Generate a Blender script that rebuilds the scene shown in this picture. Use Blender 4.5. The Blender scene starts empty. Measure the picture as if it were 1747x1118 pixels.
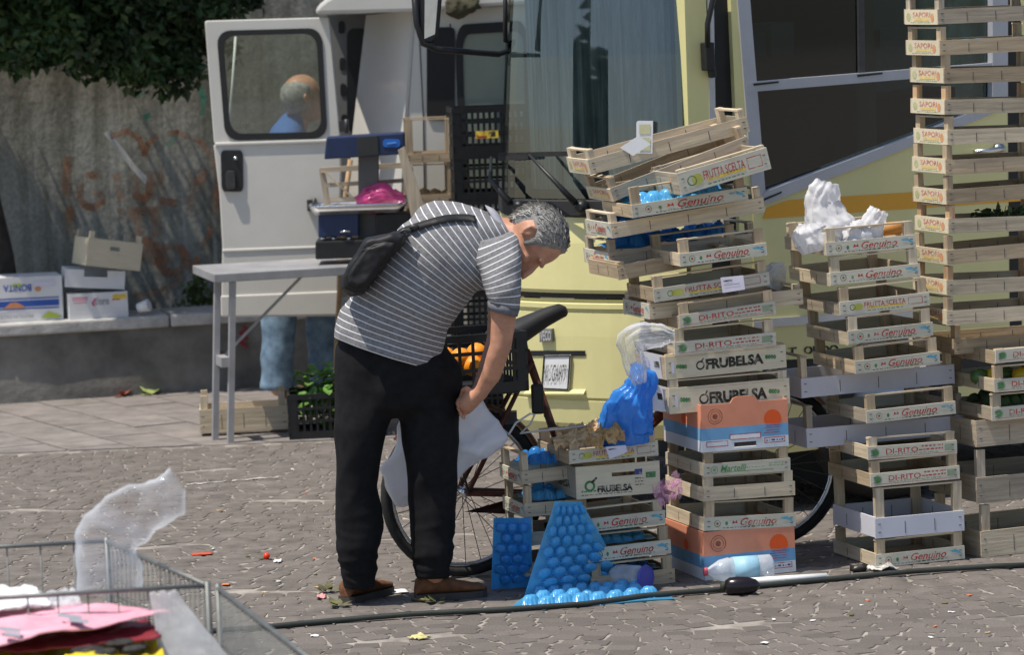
import bpy, math, random
from mathutils import Vector, Matrix, noise
random.seed(11)
R_ = math.radians
V = Vector
sc = bpy.context.scene
COL = sc.collection

# ---------------------------------------------------------------- camera
F, H, HOR, ROLL = 6300.0, 2.4, -60.0, R_(2.2)      # focal length in photo pixels, eye height, horizon row, roll
PIT = math.atan((559 - HOR) / F)
cp, sp = math.cos(PIT), math.sin(PIT)
cr, sr = math.cos(ROLL), math.sin(ROLL)
FWD, UPV, RGT = V((0, cp, -sp)), V((0, sp, cp)), V((1, 0, 0))
cam_d = bpy.data.cameras.new('camera')
cam_d.sensor_width = 36.0
cam_d.lens = F / 1747 * 36
cam_d.clip_start = 0.5
cam_d.clip_end = 1000
cam_d.dof.use_dof = True
cam_d.dof.focus_distance = 14.1
cam_d.dof.aperture_fstop = 5.0
cam = bpy.data.objects.new('camera', cam_d)
COL.objects.link(cam)
xc = RGT * cr - UPV * sr
yc = RGT * sr + UPV * cr
cam.matrix_world = Matrix(((xc.x, yc.x, -FWD.x, 0), (xc.y, yc.y, -FWD.y, 0), (xc.z, yc.z, -FWD.z, H), (0, 0, 0, 1)))
sc.camera = cam

# ---------------------------------------------------------------- sky, sun, exposure
SUN_EL, SUN_DIR = R_(68), V((-0.9, -0.44, 0)).normalized()
world = bpy.data.worlds.new('World')
sc.world = world
world.use_nodes = True
wn = world.node_tree
sky = wn.nodes.new('ShaderNodeTexSky')
sky.sky_type = 'NISHITA'
sky.sun_disc = False
sky.sun_elevation = SUN_EL
sky.sun_rotation = math.atan2(SUN_DIR.x, SUN_DIR.y)
wn.links.new(sky.outputs[0], wn.nodes['Background'].inputs[0])
wn.nodes['Background'].inputs[1].default_value = 0.13
sun_d = bpy.data.lights.new('sun', 'SUN')
sun_d.energy = 4.9
sun_d.angle = R_(0.5)
sun_d.color = (1.0, 0.93, 0.82)
sun = bpy.data.objects.new('sun', sun_d)
COL.objects.link(sun)
to_sun = SUN_DIR * math.cos(SUN_EL) + V((0, 0, math.sin(SUN_EL)))
sun.rotation_euler = to_sun.to_track_quat('Z', 'Y').to_euler()
sc.view_settings.view_transform = 'Standard'
sc.view_settings.look = 'None'
sc.view_settings.gamma = 1.0
sc.view_settings.exposure = 0.12
sc.render.engine = 'CYCLES'
sc.cycles.max_bounces = 6
sc.cycles.transparent_max_bounces = 12
sc.cycles.use_denoising = True

# ---------------------------------------------------------------- places in the square
def ray(px, py):
    dx, dy = px - 873.5, py - 559
    u, v = (dx * cr - dy * sr) / F, (dx * sr + dy * cr) / F
    return FWD + RGT * u - UPV * v
def P(px, py, Y):
    d = ray(px, py); t = Y / d.y
    return V((d.x * t, Y, H + d.z * t))
def G(px, py, z=0.0):
    d = ray(px, py); t = (z - H) / d.z
    return V((d.x * t, d.y * t, z))
def onplane(px, py, o, n):
    d = ray(px, py); c = V((0, 0, H))
    t = (o - c).dot(n) / d.dot(n)
    return c + d * t

# ---------------------------------------------------------------- materials
MATS = {}
def nn(nt, t, **kw):
    n = nt.nodes.new(t)
    for k, v in kw.items():
        setattr(n, k, v)
    return n
def mat(name, col, rough=0.6, var=0.25, scale=8.0, metal=0.0, bump=0.0, stretch=(1, 1, 1), rnd=0.0, spec=0.4,
        trans=0.0, col2=None, detail=4.0, sheen=0.0, coat=0.0, bscale=None):
    """plain surface: colour varied by noise, optional second colour in patches, optional relief"""
    if name in MATS: return MATS[name]
    m = bpy.data.materials.new(name); m.use_nodes = True
    nt = m.node_tree; L = nt.links.new
    b = nt.nodes['Principled BSDF']
    b.inputs['Roughness'].default_value = rough
    b.inputs['Metallic'].default_value = metal
    b.inputs['Specular IOR Level'].default_value = spec
    b.inputs['Transmission Weight'].default_value = trans
    b.inputs['Coat Weight'].default_value = coat
    b.inputs['Sheen Weight'].default_value = sheen
    tc = nn(nt, 'ShaderNodeTexCoord'); mp = nn(nt, 'ShaderNodeMapping')
    mp.inputs['Scale'].default_value = stretch
    L(tc.outputs['Object'], mp.inputs['Vector'])
    no = nn(nt, 'ShaderNodeTexNoise'); no.inputs['Scale'].default_value = scale; no.inputs['Detail'].default_value = detail
    no.inputs['Roughness'].default_value = 0.65
    oi = nn(nt, 'ShaderNodeObjectInfo')
    add = nn(nt, 'ShaderNodeVectorMath', operation='MULTIPLY_ADD')
    mul = nn(nt, 'ShaderNodeMath', operation='MULTIPLY'); mul.inputs[1].default_value = 37.0
    L(oi.outputs['Random'], mul.inputs[0])
    cb = nn(nt, 'ShaderNodeCombineXYZ'); L(mul.outputs[0], cb.inputs[0]); L(mul.outputs[0], cb.inputs[1])
    add.inputs[1].default_value = (1, 1, 1)
    L(mp.outputs[0], add.inputs[0]); L(cb.outputs[0], add.inputs[2])
    L(add.outputs[0], no.inputs['Vector'])
    cr_ = nn(nt, 'ShaderNodeValToRGB')
    c = V(col[:3]); c2 = V(col2[:3]) if col2 else c
    a0 = c * (1 - var); a1 = c2 * (1 + var * 0.7)
    cr_.color_ramp.elements[0].position = 0.3; cr_.color_ramp.elements[1].position = 0.7
    cr_.color_ramp.elements[0].color = (*a0, 1); cr_.color_ramp.elements[1].color = (*[min(x, 0.95) for x in a1], 1)
    L(no.outputs['Fac'], cr_.inputs['Fac'])
    out = cr_.outputs[0]
    if rnd:
        hsv = nn(nt, 'ShaderNodeHueSaturation')
        mr = nn(nt, 'ShaderNodeMapRange'); mr.inputs['To Min'].default_value = 1 - rnd; mr.inputs['To Max'].default_value = 1 + rnd
        L(oi.outputs['Random'], mr.inputs['Value']); L(mr.outputs[0], hsv.inputs['Value']); L(out, hsv.inputs['Color']); out = hsv.outputs[0]
    L(out, b.inputs['Base Color'])
    if bump:
        bp = nn(nt, 'ShaderNodeBump'); bp.inputs['Strength'].default_value = bump; bp.inputs['Distance'].default_value = 0.01
        if bscale:
            n2 = nn(nt, 'ShaderNodeTexNoise'); n2.inputs['Scale'].default_value = bscale; n2.inputs['Detail'].default_value = 5
            L(add.outputs[0], n2.inputs['Vector']); L(n2.outputs['Fac'], bp.inputs['Height'])
        else:
            L(no.outputs['Fac'], bp.inputs['Height'])
        L(bp.outputs[0], b.inputs['Normal'])
    MATS[name] = m
    return m
def wood(axis, tone='pale'):
    base = {'pale': (0.56, 0.47, 0.34), 'tan': (0.46, 0.36, 0.24), 'orange': (0.5, 0.33, 0.19), 'old': (0.4, 0.34, 0.26)}[tone]
    st = {'x': (1.5, 22, 22), 'y': (22, 1.5, 22), 'z': (22, 22, 1.5)}[axis]
    return mat(f'poplar wood {tone} {axis}', base, 0.75, 0.3, 3.0, stretch=st, rnd=0.2, bump=0.2, spec=0.2, detail=7)
def glassy(name, tint, gloss=0.12, alpha=0.8, rough=0.02):
    """thin pane: mostly see-through, with a fresnel gloss"""
    if name in MATS: return MATS[name]
    m = bpy.data.materials.new(name); m.use_nodes = True
    nt = m.node_tree; L = nt.links.new; nt.nodes.remove(nt.nodes['Principled BSDF'])
    t = nn(nt, 'ShaderNodeBsdfTransparent'); t.inputs[0].default_value = (*tint, 1)
    g = nn(nt, 'ShaderNodeBsdfGlossy'); g.inputs['Roughness'].default_value = rough
    fr = nn(nt, 'ShaderNodeFresnel'); fr.inputs[0].default_value = 1.5
    ad = nn(nt, 'ShaderNodeMath', operation='ADD'); ad.inputs[1].default_value = gloss; ad.use_clamp = True
    L(fr.outputs[0], ad.inputs[0])
    mx = nn(nt, 'ShaderNodeMixShader'); L(ad.outputs[0], mx.inputs[0]); L(t.outputs[0], mx.inputs[1]); L(g.outputs[0], mx.inputs[2])
    L(mx.outputs[0], nt.nodes['Material Output'].inputs[0])
    MATS[name] = m
    return m
def film(name, col, clear=0.6, rough=0.15, white=0.25, nscale=12):
    """plastic film: clear with milky patches, a gloss and crumple relief"""
    if name in MATS: return MATS[name]
    m = bpy.data.materials.new(name); m.use_nodes = True
    nt = m.node_tree; L = nt.links.new; b = nt.nodes['Principled BSDF']
    b.inputs['Base Color'].default_value = (*col, 1); b.inputs['Roughness'].default_value = rough
    t = nn(nt, 'ShaderNodeBsdfTransparent')
    tl = nn(nt, 'ShaderNodeBsdfTranslucent'); tl.inputs[0].default_value = (*col, 1)
    m1 = nn(nt, 'ShaderNodeMixShader'); m1.inputs[0].default_value = 0.45; L(b.outputs[0], m1.inputs[1]); L(tl.outputs[0], m1.inputs[2])
    tc = nn(nt, 'ShaderNodeTexCoord'); no = nn(nt, 'ShaderNodeTexNoise'); no.inputs['Scale'].default_value = nscale; no.inputs['Detail'].default_value = 5
    L(tc.outputs['Object'], no.inputs['Vector'])
    mr = nn(nt, 'ShaderNodeMapRange'); mr.inputs['From Min'].default_value = 0.35; mr.inputs['From Max'].default_value = 0.7
    mr.inputs['To Min'].default_value = max(0, 1 - clear - white / 2); mr.inputs['To Max'].default_value = min(1, 1 - clear + white)
    L(no.outputs['Fac'], mr.inputs['Value'])
    lw = nn(nt, 'ShaderNodeLayerWeight'); lw.inputs[0].default_value = .35
    ma = nn(nt, 'ShaderNodeMath', operation='MULTIPLY_ADD'); ma.use_clamp = True; ma.inputs[1].default_value = clear * .7; L(lw.outputs['Facing'], ma.inputs[0]); L(mr.outputs[0], ma.inputs[2])
    m2 = nn(nt, 'ShaderNodeMixShader'); L(ma.outputs[0], m2.inputs[0]); L(t.outputs[0], m2.inputs[1]); L(m1.outputs[0], m2.inputs[2])
    bp = nn(nt, 'ShaderNodeBump'); bp.inputs['Strength'].default_value = 0.5; bp.inputs['Distance'].default_value = 0.02
    L(no.outputs['Fac'], bp.inputs['Height']); L(bp.outputs[0], b.inputs['Normal'])
    L(m2.outputs[0], nt.nodes['Material Output'].inputs[0])
    MATS[name] = m
    return m
def ink(name, col):
    """worn print: thin ink that has rubbed off in specks"""
    k = 'ink ' + name
    if k in MATS: return MATS[k]
    m = mat(k, col, 0.7, 0.2, 40, spec=0.1, col2=[min(1, c * 1.2 + 0.03) for c in col]); nt = m.node_tree; L = nt.links.new
    tc = nn(nt, 'ShaderNodeTexCoord'); oi = nn(nt, 'ShaderNodeObjectInfo'); va = nn(nt, 'ShaderNodeVectorMath', operation='ADD')
    sc_ = nn(nt, 'ShaderNodeMath', operation='MULTIPLY'); sc_.inputs[1].default_value = 19.0; L(oi.outputs['Random'], sc_.inputs[0])
    L(tc.outputs['Object'], va.inputs[0]); L(sc_.outputs[0], va.inputs[1])
    no = nn(nt, 'ShaderNodeTexNoise'); no.inputs['Scale'].default_value = 45; no.inputs['Detail'].default_value = 5; L(va.outputs[0], no.inputs[0])
    mr = nn(nt, 'ShaderNodeMapRange'); mr.inputs['From Min'].default_value = .34; mr.inputs['From Max'].default_value = .52; mr.inputs['To Min'].default_value = .3; mr.inputs['To Max'].default_value = .95
    L(no.outputs['Fac'], mr.inputs[0]); L(mr.outputs[0], nt.nodes['Principled BSDF'].inputs['Alpha'])
    return m
RED = ink('red', (0.42, 0.035, 0.03)); GREEN = ink('green', (0.06, 0.2, 0.07)); BLACKI = ink('black', (0.025, 0.025, 0.022))
SKYB = ink('sky blue', (0.1, 0.36, 0.5)); ORANGEI = ink('orange', (0.75, 0.16, 0.02)); YEL = ink('yellow', (0.75, 0.5, 0.06)); WHITEI = mat('white paper', (0.75, 0.75, 0.75), .7, .06, 20)
LILAC = mat('lilac paper', (0.62, 0.6, 0.7), .7, .06, 20); BROWNI = ink('brown', (0.25, 0.09, 0.05)); NAVY = ink('navy', (0.03, 0.06, 0.25))
METALD = mat('dark steel', (0.05, 0.05, 0.05), 0.45, 0.3, 20, metal=0.3)
CHROME = mat('bright steel', (0.62, 0.62, 0.62), 0.25, 0.1, 20, metal=1.0)
ALU = mat('brushed aluminium', (0.5, 0.51, 0.53), 0.42, 0.12, 6, metal=0.55)
BLACKP = mat('black plastic', (0.012, 0.013, 0.014), 0.45, 0.3, 15)
RUBBER = mat('black rubber', (0.02, 0.02, 0.02), 0.8, 0.3, 30)

# ---------------------------------------------------------------- mesh building
class MB:
    def __init__(s): s.v = []; s.f = []; s.m = []; s.sm = []; s.att = None
    def add(s, vs, fs, mi=0, smooth=False):
        o = len(s.v); s.v += [V(a) for a in vs]
        for f in fs:
            s.f.append([o + i for i in f]); s.m.append(mi); s.sm.append(smooth)
        return s
    def box(s, c, d, R=None, mi=0):
        c = V(c); x, y, z = [k / 2 for k in d]
        vs = [V((i, j, k)) for i in (-x, x) for j in (-y, y) for k in (-z, z)]
        if R is not None: vs = [R @ a for a in vs]
        return s.add([a + c for a in vs], [(0, 1, 3, 2), (4, 6, 7, 5), (0, 4, 5, 1), (2, 3, 7, 6), (0, 2, 6, 4), (1, 5, 7, 3)], mi)
    def bar(s, a, b, w, t, mi=0, up=V((0, 0, 1))):
        """box from a to b, w wide across, t thick along up"""
        a, b = V(a), V(b); d = (b - a).normalized()
        x = d.cross(up)
        if x.length < 1e-4: x = d.cross(V((0, 1, 0)))
        x.normalize(); u = x.cross(d)
        q = [(-1, -1), (1, -1), (1, 1), (-1, 1)]
        vs = [p + x * (i * w / 2) + u * (j * t / 2) for p in (a, b) for i, j in q]
        return s.add(vs, [(3, 2, 1, 0), (4, 5, 6, 7)] + [(i, (i + 1) % 4, 4 + (i + 1) % 4, 4 + i) for i in range(4)], mi)
    def rings(s, rs, mi=0, smooth=True, caps=True, closed=False):
        n = len(rs[0]); o = len(s.v)
        for r in rs: s.v += [V(a) for a in r]
        k = len(rs)
        for i in range(k if closed else k - 1):
            for j in range(n):
                a, b = i * n, ((i + 1) % k) * n
                s.f.append([o + a + j, o + a + (j + 1) % n, o + b + (j + 1) % n, o + b + j]); s.m.append(mi); s.sm.append(smooth)
        if caps and not closed:
            s.f.append([o + j for j in range(n)][::-1]); s.f.append([o + (k - 1) * n + j for j in range(n)])
            s.m += [mi, mi]; s.sm += [False, False]
        return s
    def tube(s, pts, r, n=8, mi=0, smooth=True, caps=True, closed=False):
        pts = [V(p) for p in pts]; k = len(pts)
        rr = r if isinstance(r, (list, tuple)) else [r] * k
        rs = []; nx = None
        for i in range(k):
            if closed: d = pts[(i + 1) % k] - pts[i - 1]
            else: d = pts[min(i + 1, k - 1)] - pts[max(i - 1, 0)]
            d.normalize()
            if nx is None:
                nx = d.cross(V((0, 0, 1)))
                if nx.length < 0.1: nx = d.cross(V((0, 1, 0)))
            nx = (nx - d * nx.dot(d)).normalized(); ny = d.cross(nx)
            rs.append([pts[i] + nx * (rr[i] * math.cos(2 * math.pi * j / n)) + ny * (rr[i] * math.sin(2 * math.pi * j / n)) for j in range(n)])
        return s.rings(rs, mi, smooth, caps, closed)
    def lathe(s, prof, n=16, mi=0, M=None, smooth=True):
        rs = [[V((r * math.cos(2 * math.pi * j / n), r * math.sin(2 * math.pi * j / n), z)) for j in range(n)] for r, z in prof]
        if M is not None: rs = [[M @ a for a in r] for r in rs]
        return s.rings(rs, mi, smooth)
    def ball(s, c, r, n=12, mi=0, M=None, jit=0.0, sc_=4.0):
        r = r if isinstance(r, (list, tuple)) else (r, r, r)
        rs = []; k = max(5, n // 2 + 1)
        for i in range(k + 1):
            t = math.pi * (0.02 + 0.96 * i / k) - math.pi / 2; row = []
            for j in range(n):
                p = V((math.cos(t) * math.cos(2 * math.pi * j / n), math.cos(t) * math.sin(2 * math.pi * j / n), math.sin(t)))
                q = 1 + (jit * noise.noise(p * sc_ + V(c) * 7) if jit else 0)
                p = V((p.x * r[0], p.y * r[1], p.z * r[2])) * q
                row.append((M @ p if M is not None else p) + V(c))
            rs.append(row)
        return s.rings(rs, mi, True)
    def prism(s, poly, off, mi=0):
        """polygon of 3D points extruded by the vector off"""
        n = len(poly); a = [V(p) for p in poly]; b = [p + off for p in a]
        return s.add(a + b, [list(range(n)), list(range(2 * n - 1, n - 1, -1))] + [(i, n + i, n + (i + 1) % n, (i + 1) % n) for i in range(n)], mi)
    def frame(s, outer, inner, off, mi=0):
        """ring between two loops of equal count, extruded"""
        n = len(outer); o = [V(p) for p in outer]; i_ = [V(p) for p in inner]
        vs = o + i_ + [p + off for p in o] + [p + off for p in i_]
        fs = []
        for i in range(n):
            j = (i + 1) % n
            fs += [(i, j, n + j, n + i), (2 * n + i, 3 * n + i, 3 * n + j, 2 * n + j), (i, 2 * n + i, 2 * n + j, j), (n + i, n + j, 3 * n + j, 3 * n + i)]
        return s.add(vs, fs, mi)
    def sheet(s, fn, nu, nv, mi=0, smooth=True):
        vs = [fn(i / nu, j / nv) for j in range(nv + 1) for i in range(nu + 1)]
        fs = [(j * (nu + 1) + i, j * (nu + 1) + i + 1, (j + 1) * (nu + 1) + i + 1, (j + 1) * (nu + 1) + i) for j in range(nv) for i in range(nu)]
        return s.add(vs, fs, mi, smooth)
    def mesh(s, name, mats):
        me = bpy.data.meshes.new(name)
        me.from_pydata([tuple(a) for a in s.v], [], s.f)
        for m in (mats if isinstance(mats, (list, tuple)) else [mats]): me.materials.append(m)
        me.polygons.foreach_set('material_index', s.m); me.polygons.foreach_set('use_smooth', s.sm)
        me.update()
        return me
    def build(s, name, mats, parent=None, bevel=0.0, local=False, solid=0.0):
        """link as ONE mesh; world coordinates are turned into the root's frame unless local"""
        if parent is not None and not local:
            o = ROOT.get(parent.name, V((0, 0, 0))); s.v = [a - o for a in s.v]
        me = s.mesh(name, mats)
        return link(name, me, parent, bevel, solid)
ROOT = {}
def link(name, me, parent=None, bevel=0.0, solid=0.0):
    ob = bpy.data.objects.new(name, me); COL.objects.link(ob)
    if parent is not None:
        ob.parent = parent
        if parent.name in ROOT: ROOT[ob.name] = ROOT[parent.name]
    if solid:
        m = ob.modifiers.new('thickness', 'SOLIDIFY'); m.thickness = solid
    if bevel:
        m = ob.modifiers.new('bevel', 'BEVEL'); m.width = bevel; m.segments = 2; m.limit_method = 'ANGLE'
    return ob
def tag(o, label, cat, group=None, kind=None):
    if label: o['label'] = label
    if cat: o['category'] = cat
    if group: o['group'] = group
    if kind: o['kind'] = kind
    return o
def thing(name, label, cat, loc=(0, 0, 0), group=None):
    o = bpy.data.objects.new(name, None); COL.objects.link(o); o.location = loc; o.empty_display_size = 0.1
    ROOT[o.name] = V(loc)
    return tag(o, label, cat, group)
TXT = {}
SIDE_SC = bpy.data.scenes.new('workbench')
def side_eval(ob):
    SIDE_SC.collection.objects.link(ob)
    vl = SIDE_SC.view_layers[0]; vl.update()
    me = bpy.data.meshes.new_from_object(ob.evaluated_get(vl.depsgraph))
    bpy.data.objects.remove(ob)
    return me
def text(body, w, h, m, shear=0.0, bold=0.0, key=None):
    """lettering as a flat mesh in XY, centred, w by h"""
    k = (body, round(w, 4), round(h, 4), m.name, shear, bold)
    if k in TXT: return TXT[k]
    cu = bpy.data.curves.new('lettering', 'FONT'); cu.body = body; cu.size = 1.0; cu.shear = shear; cu.offset = bold; cu.resolution_u = 3
    me = side_eval(bpy.data.objects.new('lettering', cu))
    xs = [v.co.x for v in me.vertices]; ys = [v.co.y for v in me.vertices]
    x0, x1, y0, y1 = min(xs), max(xs), min(ys), max(ys)
    for v in me.vertices:
        v.co = ((v.co.x - (x0 + x1) / 2) * w / (x1 - x0), (v.co.y - (y0 + y1) / 2) * h / (y1 - y0), 0)
    me.materials.clear(); me.materials.append(m); me.name = 'lettering'
    TXT[k] = me
    return me
def put_text(body, w, h, m, parent, loc, rot, name='lettering', **kw):
    ob = link(name, text(body, w, h, m, **kw), parent)
    ob.location = loc; ob.rotation_euler = rot
    return ob
def union(mb, name, mats, parent, voxel=0.008, smooth=3, fold=None):
    """overlapping closed shapes grown into one continuous skin"""
    o = ROOT.get(parent.name, V((0, 0, 0))) if parent else V((0, 0, 0))
    me = mb.mesh(name, mats); ob = bpy.data.objects.new(name, me)
    r = ob.modifiers.new('remesh', 'REMESH'); r.mode = 'VOXEL'; r.voxel_size = voxel; r.use_smooth_shade = True
    if smooth:
        q = ob.modifiers.new('smooth', 'SMOOTH'); q.factor = 0.5; q.iterations = smooth
    me = side_eval(ob); me.name = name
    if fold:
        nl = [v.normal.copy() for v in me.vertices]; cl = [v.co + fold(v.co, q_) for v, q_ in zip(me.vertices, nl)]
        me.vertices.foreach_set('co', [x for c in cl for x in c])
    for v in me.vertices: v.co = v.co - o
    me.materials.clear()
    for m in (mats if isinstance(mats, (list, tuple)) else [mats]): me.materials.append(m)
    for p in me.polygons: p.material_index = 0; p.use_smooth = True
    return link(name, me, parent)
def fbm(p, s): return noise.fractal(V(p) * s, 0.8, 2.0, 4)
def rrect(x0, y0, x1, y1, r, n=5):
    pts = []
    for cx, cy, a in ((x1 - r, y0 + r, -90), (x1 - r, y1 - r, 0), (x0 + r, y1 - r, 90), (x0 + r, y0 + r, 180)):
        for i in range(n + 1):
            t = R_(a + 90 * i / n); pts.append((cx + r * math.cos(t), cy + r * math.sin(t)))
    return pts

# ================================================================ THE SETTING
def ground_mat():
    m = mat('sandy joints', (0.15, 0.135, 0.122), 0.95, 0.2, 6.0, col2=(0.34, 0.31, 0.275), bump=0.2, bscale=60)
    return m
ground = MB().add([(-80, -30, -0.0045), (80, -30, -0.0045), (80, 120, -0.0045), (-80, 120, -0.0045)], [(0, 1, 2, 3)]).build('ground', ground_mat())
tag(ground, 'stone paved market square', None, kind='structure')
COB = mat('porphyry', (0.132, 0.116, 0.104), 0.85, 0.25, 14, rnd=0.17, bump=0.35, bscale=70, spec=0.25, col2=(0.16, 0.141, 0.128))
COB2 = mat('porphyry field', (0.132, 0.116, 0.104), 0.85, 0.3, 7, bump=0.35, bscale=70, spec=0.25, col2=(0.16, 0.141, 0.128), detail=8)
def cobble_mesh(k):
    rnd = random.Random(k); n = rnd.choice((4, 5, 5, 6)); b = MB(); top = []; mid = []; low = []
    if n == 4: base = [(-.5, -.5), (.5, -.5), (.5, .5), (-.5, .5)]
    elif n == 5: base = [(-.5, -.5), (.5, -.5), (.52, .1), (.2, .52), (-.5, .46)]
    else: base = [(-.42, -.5), (.36, -.52), (.54, -.05), (.4, .5), (-.35, .52), (-.54, .1)]
    for x, y in base:
        x += rnd.uniform(-.06, .06); y += rnd.uniform(-.06, .06)
        t = rnd.uniform(-0.0012, 0.0012)
        top.append((x * .88, y * .86, t)); mid.append((x * .98, y * .97, -0.002 + t)); low.append((x * 1.02, y * 1.02, -0.02))
    b.rings([low, mid, top], smooth=False, caps=False); b.add(top, [list(range(n))])
    return b
cob_b = [cobble_mesh(k) for k in range(8)]
cob_m = [b.mesh('cobble', COB) for b in cob_b]
spots = []
row = 0; y = 11.6
while y < 19.15:
    x = -3.6 + random.uniform(0, .1)
    while x < 3.6:
        w = random.uniform(.07, .125)
        cx = x + w / 2; x += w + 0.004
        arc = 0.16 * abs(math.sin(math.pi * (cx + 0.3 * (int(y / 1.2) % 2)) / 1.15))
        cy = y - arc + random.uniform(-.008, .008)
        if abs(cx) > cy * 0.139 + 0.45 or cy > 18.86 - 0.05 + 0.012 * cx: continue
        spots.append((cx, cy, w, .089, random.uniform(-.12, .12) + 0.35 * math.cos(math.pi * (cx + 0.3 * (int(y / 1.2) % 2)) / 1.15) * (1 if math.sin(math.pi * (cx + 0.3 * (int(y / 1.2) % 2)) / 1.15) < 0 else -1), random.randrange(8)))
    y += .088
def inframe(x, y):
    d = V((x, y, -H)); t = d.dot(FWD)
    u, v = d.dot(xc) / t * F, -d.dot(yc) / t * F
    return abs(u) < 870 and abs(v) < 556
spots.sort(key=lambda s: (not inframe(s[0], s[1]), s[1]))
rest = MB()
for i, (cx, cy, w, d, a, k) in enumerate(spots):
    if i < 300:
        o = link('cobble', cob_m[k], ground); o.location = (cx, cy, 0); o.rotation_euler = (0, 0, a); o.scale = (w, d, 1)
    else:
        ca, sa = math.cos(a), math.sin(a)
        rest.add([(cx + ca * p.x * w - sa * p.y * d, cy + sa * p.x * w + ca * p.y * d, p.z) for p in cob_b[k].v], cob_b[k].f)
tag(rest.build('cobble_field', COB2, ground), None, None, kind='stuff')

# wall line: parapet with boxes on it, tall concrete wall behind
W0, W1 = G(0, 690), G(470, 660)
WD = (W1 - W0).normalized(); WN = V((WD.y, -WD.x, 0))
pave = MB().add([W0 - WD * 4 + V((0, 0, -.005)), W0 + WD * 10 + V((0, 0, -.005)), V((9, 18.95, -.005)), V((-6, 18.78, -.005))], [(0, 3, 2, 1)])
pavement = pave.build('pavement', mat('slab joints', (0.3, 0.28, 0.25), 0.9, 0.3, 9, bump=0.2))
tag(pavement, 'strip of stone slabs along the wall', None, kind='structure')
SLAB = mat('stone slab', (0.19, 0.17, 0.158), 0.85, 0.25, 6, rnd=0.12, bump=0.3, bscale=40, col2=(0.21, 0.19, 0.178))
def clip(poly, o, n):
    out = []
    for i in range(len(poly)):
        a, b = poly[i - 1], poly[i]; da, db = (a - o).dot(n), (b - o).dot(n)
        if (da >= 0) != (db >= 0): out.append(a + (b - a) * (da / (da - db)))
        if db >= 0: out.append(b)
    return out
su = V((.45, -.893, 0)); sv = V((.893, .45, 0)); so = V((-1.5, 20, 0))
for i in range(-10, 12):
    for j in range(-9, 16):
        a = i * .62 + (.31 if j % 2 else 0); b = j * .31
        g = 0.006
        poly = [so + su * p + sv * q for p, q in ((a + g, b + g), (a + .62 - g, b + g), (a + .62 - g, b + .31 - g), (a + g, b + .31 - g))]
        poly = clip(poly, V((0, 18.87, 0)), V((-.012, 1, 0)))
        if len(poly) > 2: poly = clip(poly, W0, WN)
        if len(poly) < 3: continue
        c = sum(poly, V()) / len(poly)
        if abs(c.x) > c.y * .139 + .35: continue
        z = random.uniform(0, .004)
        MB().prism([p + V((0, 0, z)) for p in poly], V((0, 0, -.03))).build('slab', SLAB, pavement)

def wall_mat():
    m = bpy.data.materials.new('stained concrete'); m.use_nodes = True; nt = m.node_tree; L = nt.links.new; b = nt.nodes['Principled BSDF']
    b.inputs['Roughness'].default_value = 0.95; b.inputs['Specular IOR Level'].default_value = 0.15
    tc = nn(nt, 'ShaderNodeTexCoord')
    def noi(sc3, s, d=5):
        mp = nn(nt, 'ShaderNodeMapping'); mp.inputs['Scale'].default_value = sc3; L(tc.outputs['Object'], mp.inputs[0])
        n = nn(nt, 'ShaderNodeTexNoise'); n.inputs['Scale'].default_value = s; n.inputs['Detail'].default_value = d; n.inputs['Roughness'].default_value = .6
        L(mp.outputs[0], n.inputs[0]); return n.outputs['Fac']
    def ramp(src, p0, c0, p1, c1):
        r = nn(nt, 'ShaderNodeValToRGB'); e = r.color_ramp.elements; e[0].position = p0; e[1].position = p1; e[0].color = (*c0, 1); e[1].color = (*c1, 1)
        L(src, r.inputs[0]); return r.outputs[0]
    def mix(a, b2, f, mode='MIX'):
        x = nn(nt, 'ShaderNodeMix', data_type='RGBA', blend_type=mode); L(a, x.inputs[6]); L(b2, x.inputs[7])
        if isinstance(f, float): x.inputs[0].default_value = f
        else: L(f, x.inputs[0])
        return x.outputs[2]
    base = ramp(noi((1, 1, 1), 2.2), .3, (.27, .26, .225), .72, (.44, .43, .38))
    streak = ramp(noi((6, 6, .28), 1.6), .36, (.5, .5, .46), .62, (1, 1, 1))
    c = mix(base, streak, .9, 'MULTIPLY')
    pale = ramp(noi((7, 7, .22), 1.3, 3), .6, (0, 0, 0), .74, (1, 1, 1))
    pc = nn(nt, 'ShaderNodeRGB'); pc.outputs[0].default_value = (.55, .53, .47, 1)
    c = mix(c, pc.outputs[0], pale)
    grit = ramp(noi((1, 1, 1), 45), .35, (.72, .72, .7), .62, (1.1, 1.1, 1.08))
    c = mix(c, grit, .8, 'MULTIPLY')
    L(c, b.inputs['Base Color'])
    bp = nn(nt, 'ShaderNodeBump'); bp.inputs['Strength'].default_value = .35; bp.inputs['Distance'].default_value = .02
    L(noi((1, 1, .6), 14), bp.inputs['Height']); L(bp.outputs[0], b.inputs['Normal'])
    return m
WALLM = wall_mat()
wall_o = W0 - WN * 0 + V((0, 0, 0))
BACK = -WN * -0.0
tw = thing('concrete_wall', 'tall stained concrete wall with faded orange graffiti behind the van', 'wall', W0)
def wl(px, py, off):            # point on a plane parallel to the wall line, off metres behind it
    return onplane(px, py, W0 - WN * -off * -1 if False else W0 + (-WN) * off, WN)
WN = -WN if WN.y > 0 else WN    # pointing to the camera
ob = MB()
a0, a1 = W0 - WN * 1.0 - WD * 5, W0 - WN * 1.0 + WD * 12
def wsheet(u, v):
    p = a0.lerp(a1, u) + V((0, 0, 4.2 * v)); return p + WN * (0.008 * fbm(p, 0.9))
ob.sheet(wsheet, 80, 24)
ob.prism([a0 - WN * .03, a1 - WN * .03, a1 - WN * .3, a0 - WN * .3], V((0, 0, 4.15)))
ob.build('wall_face', WALLM, tw)
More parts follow.
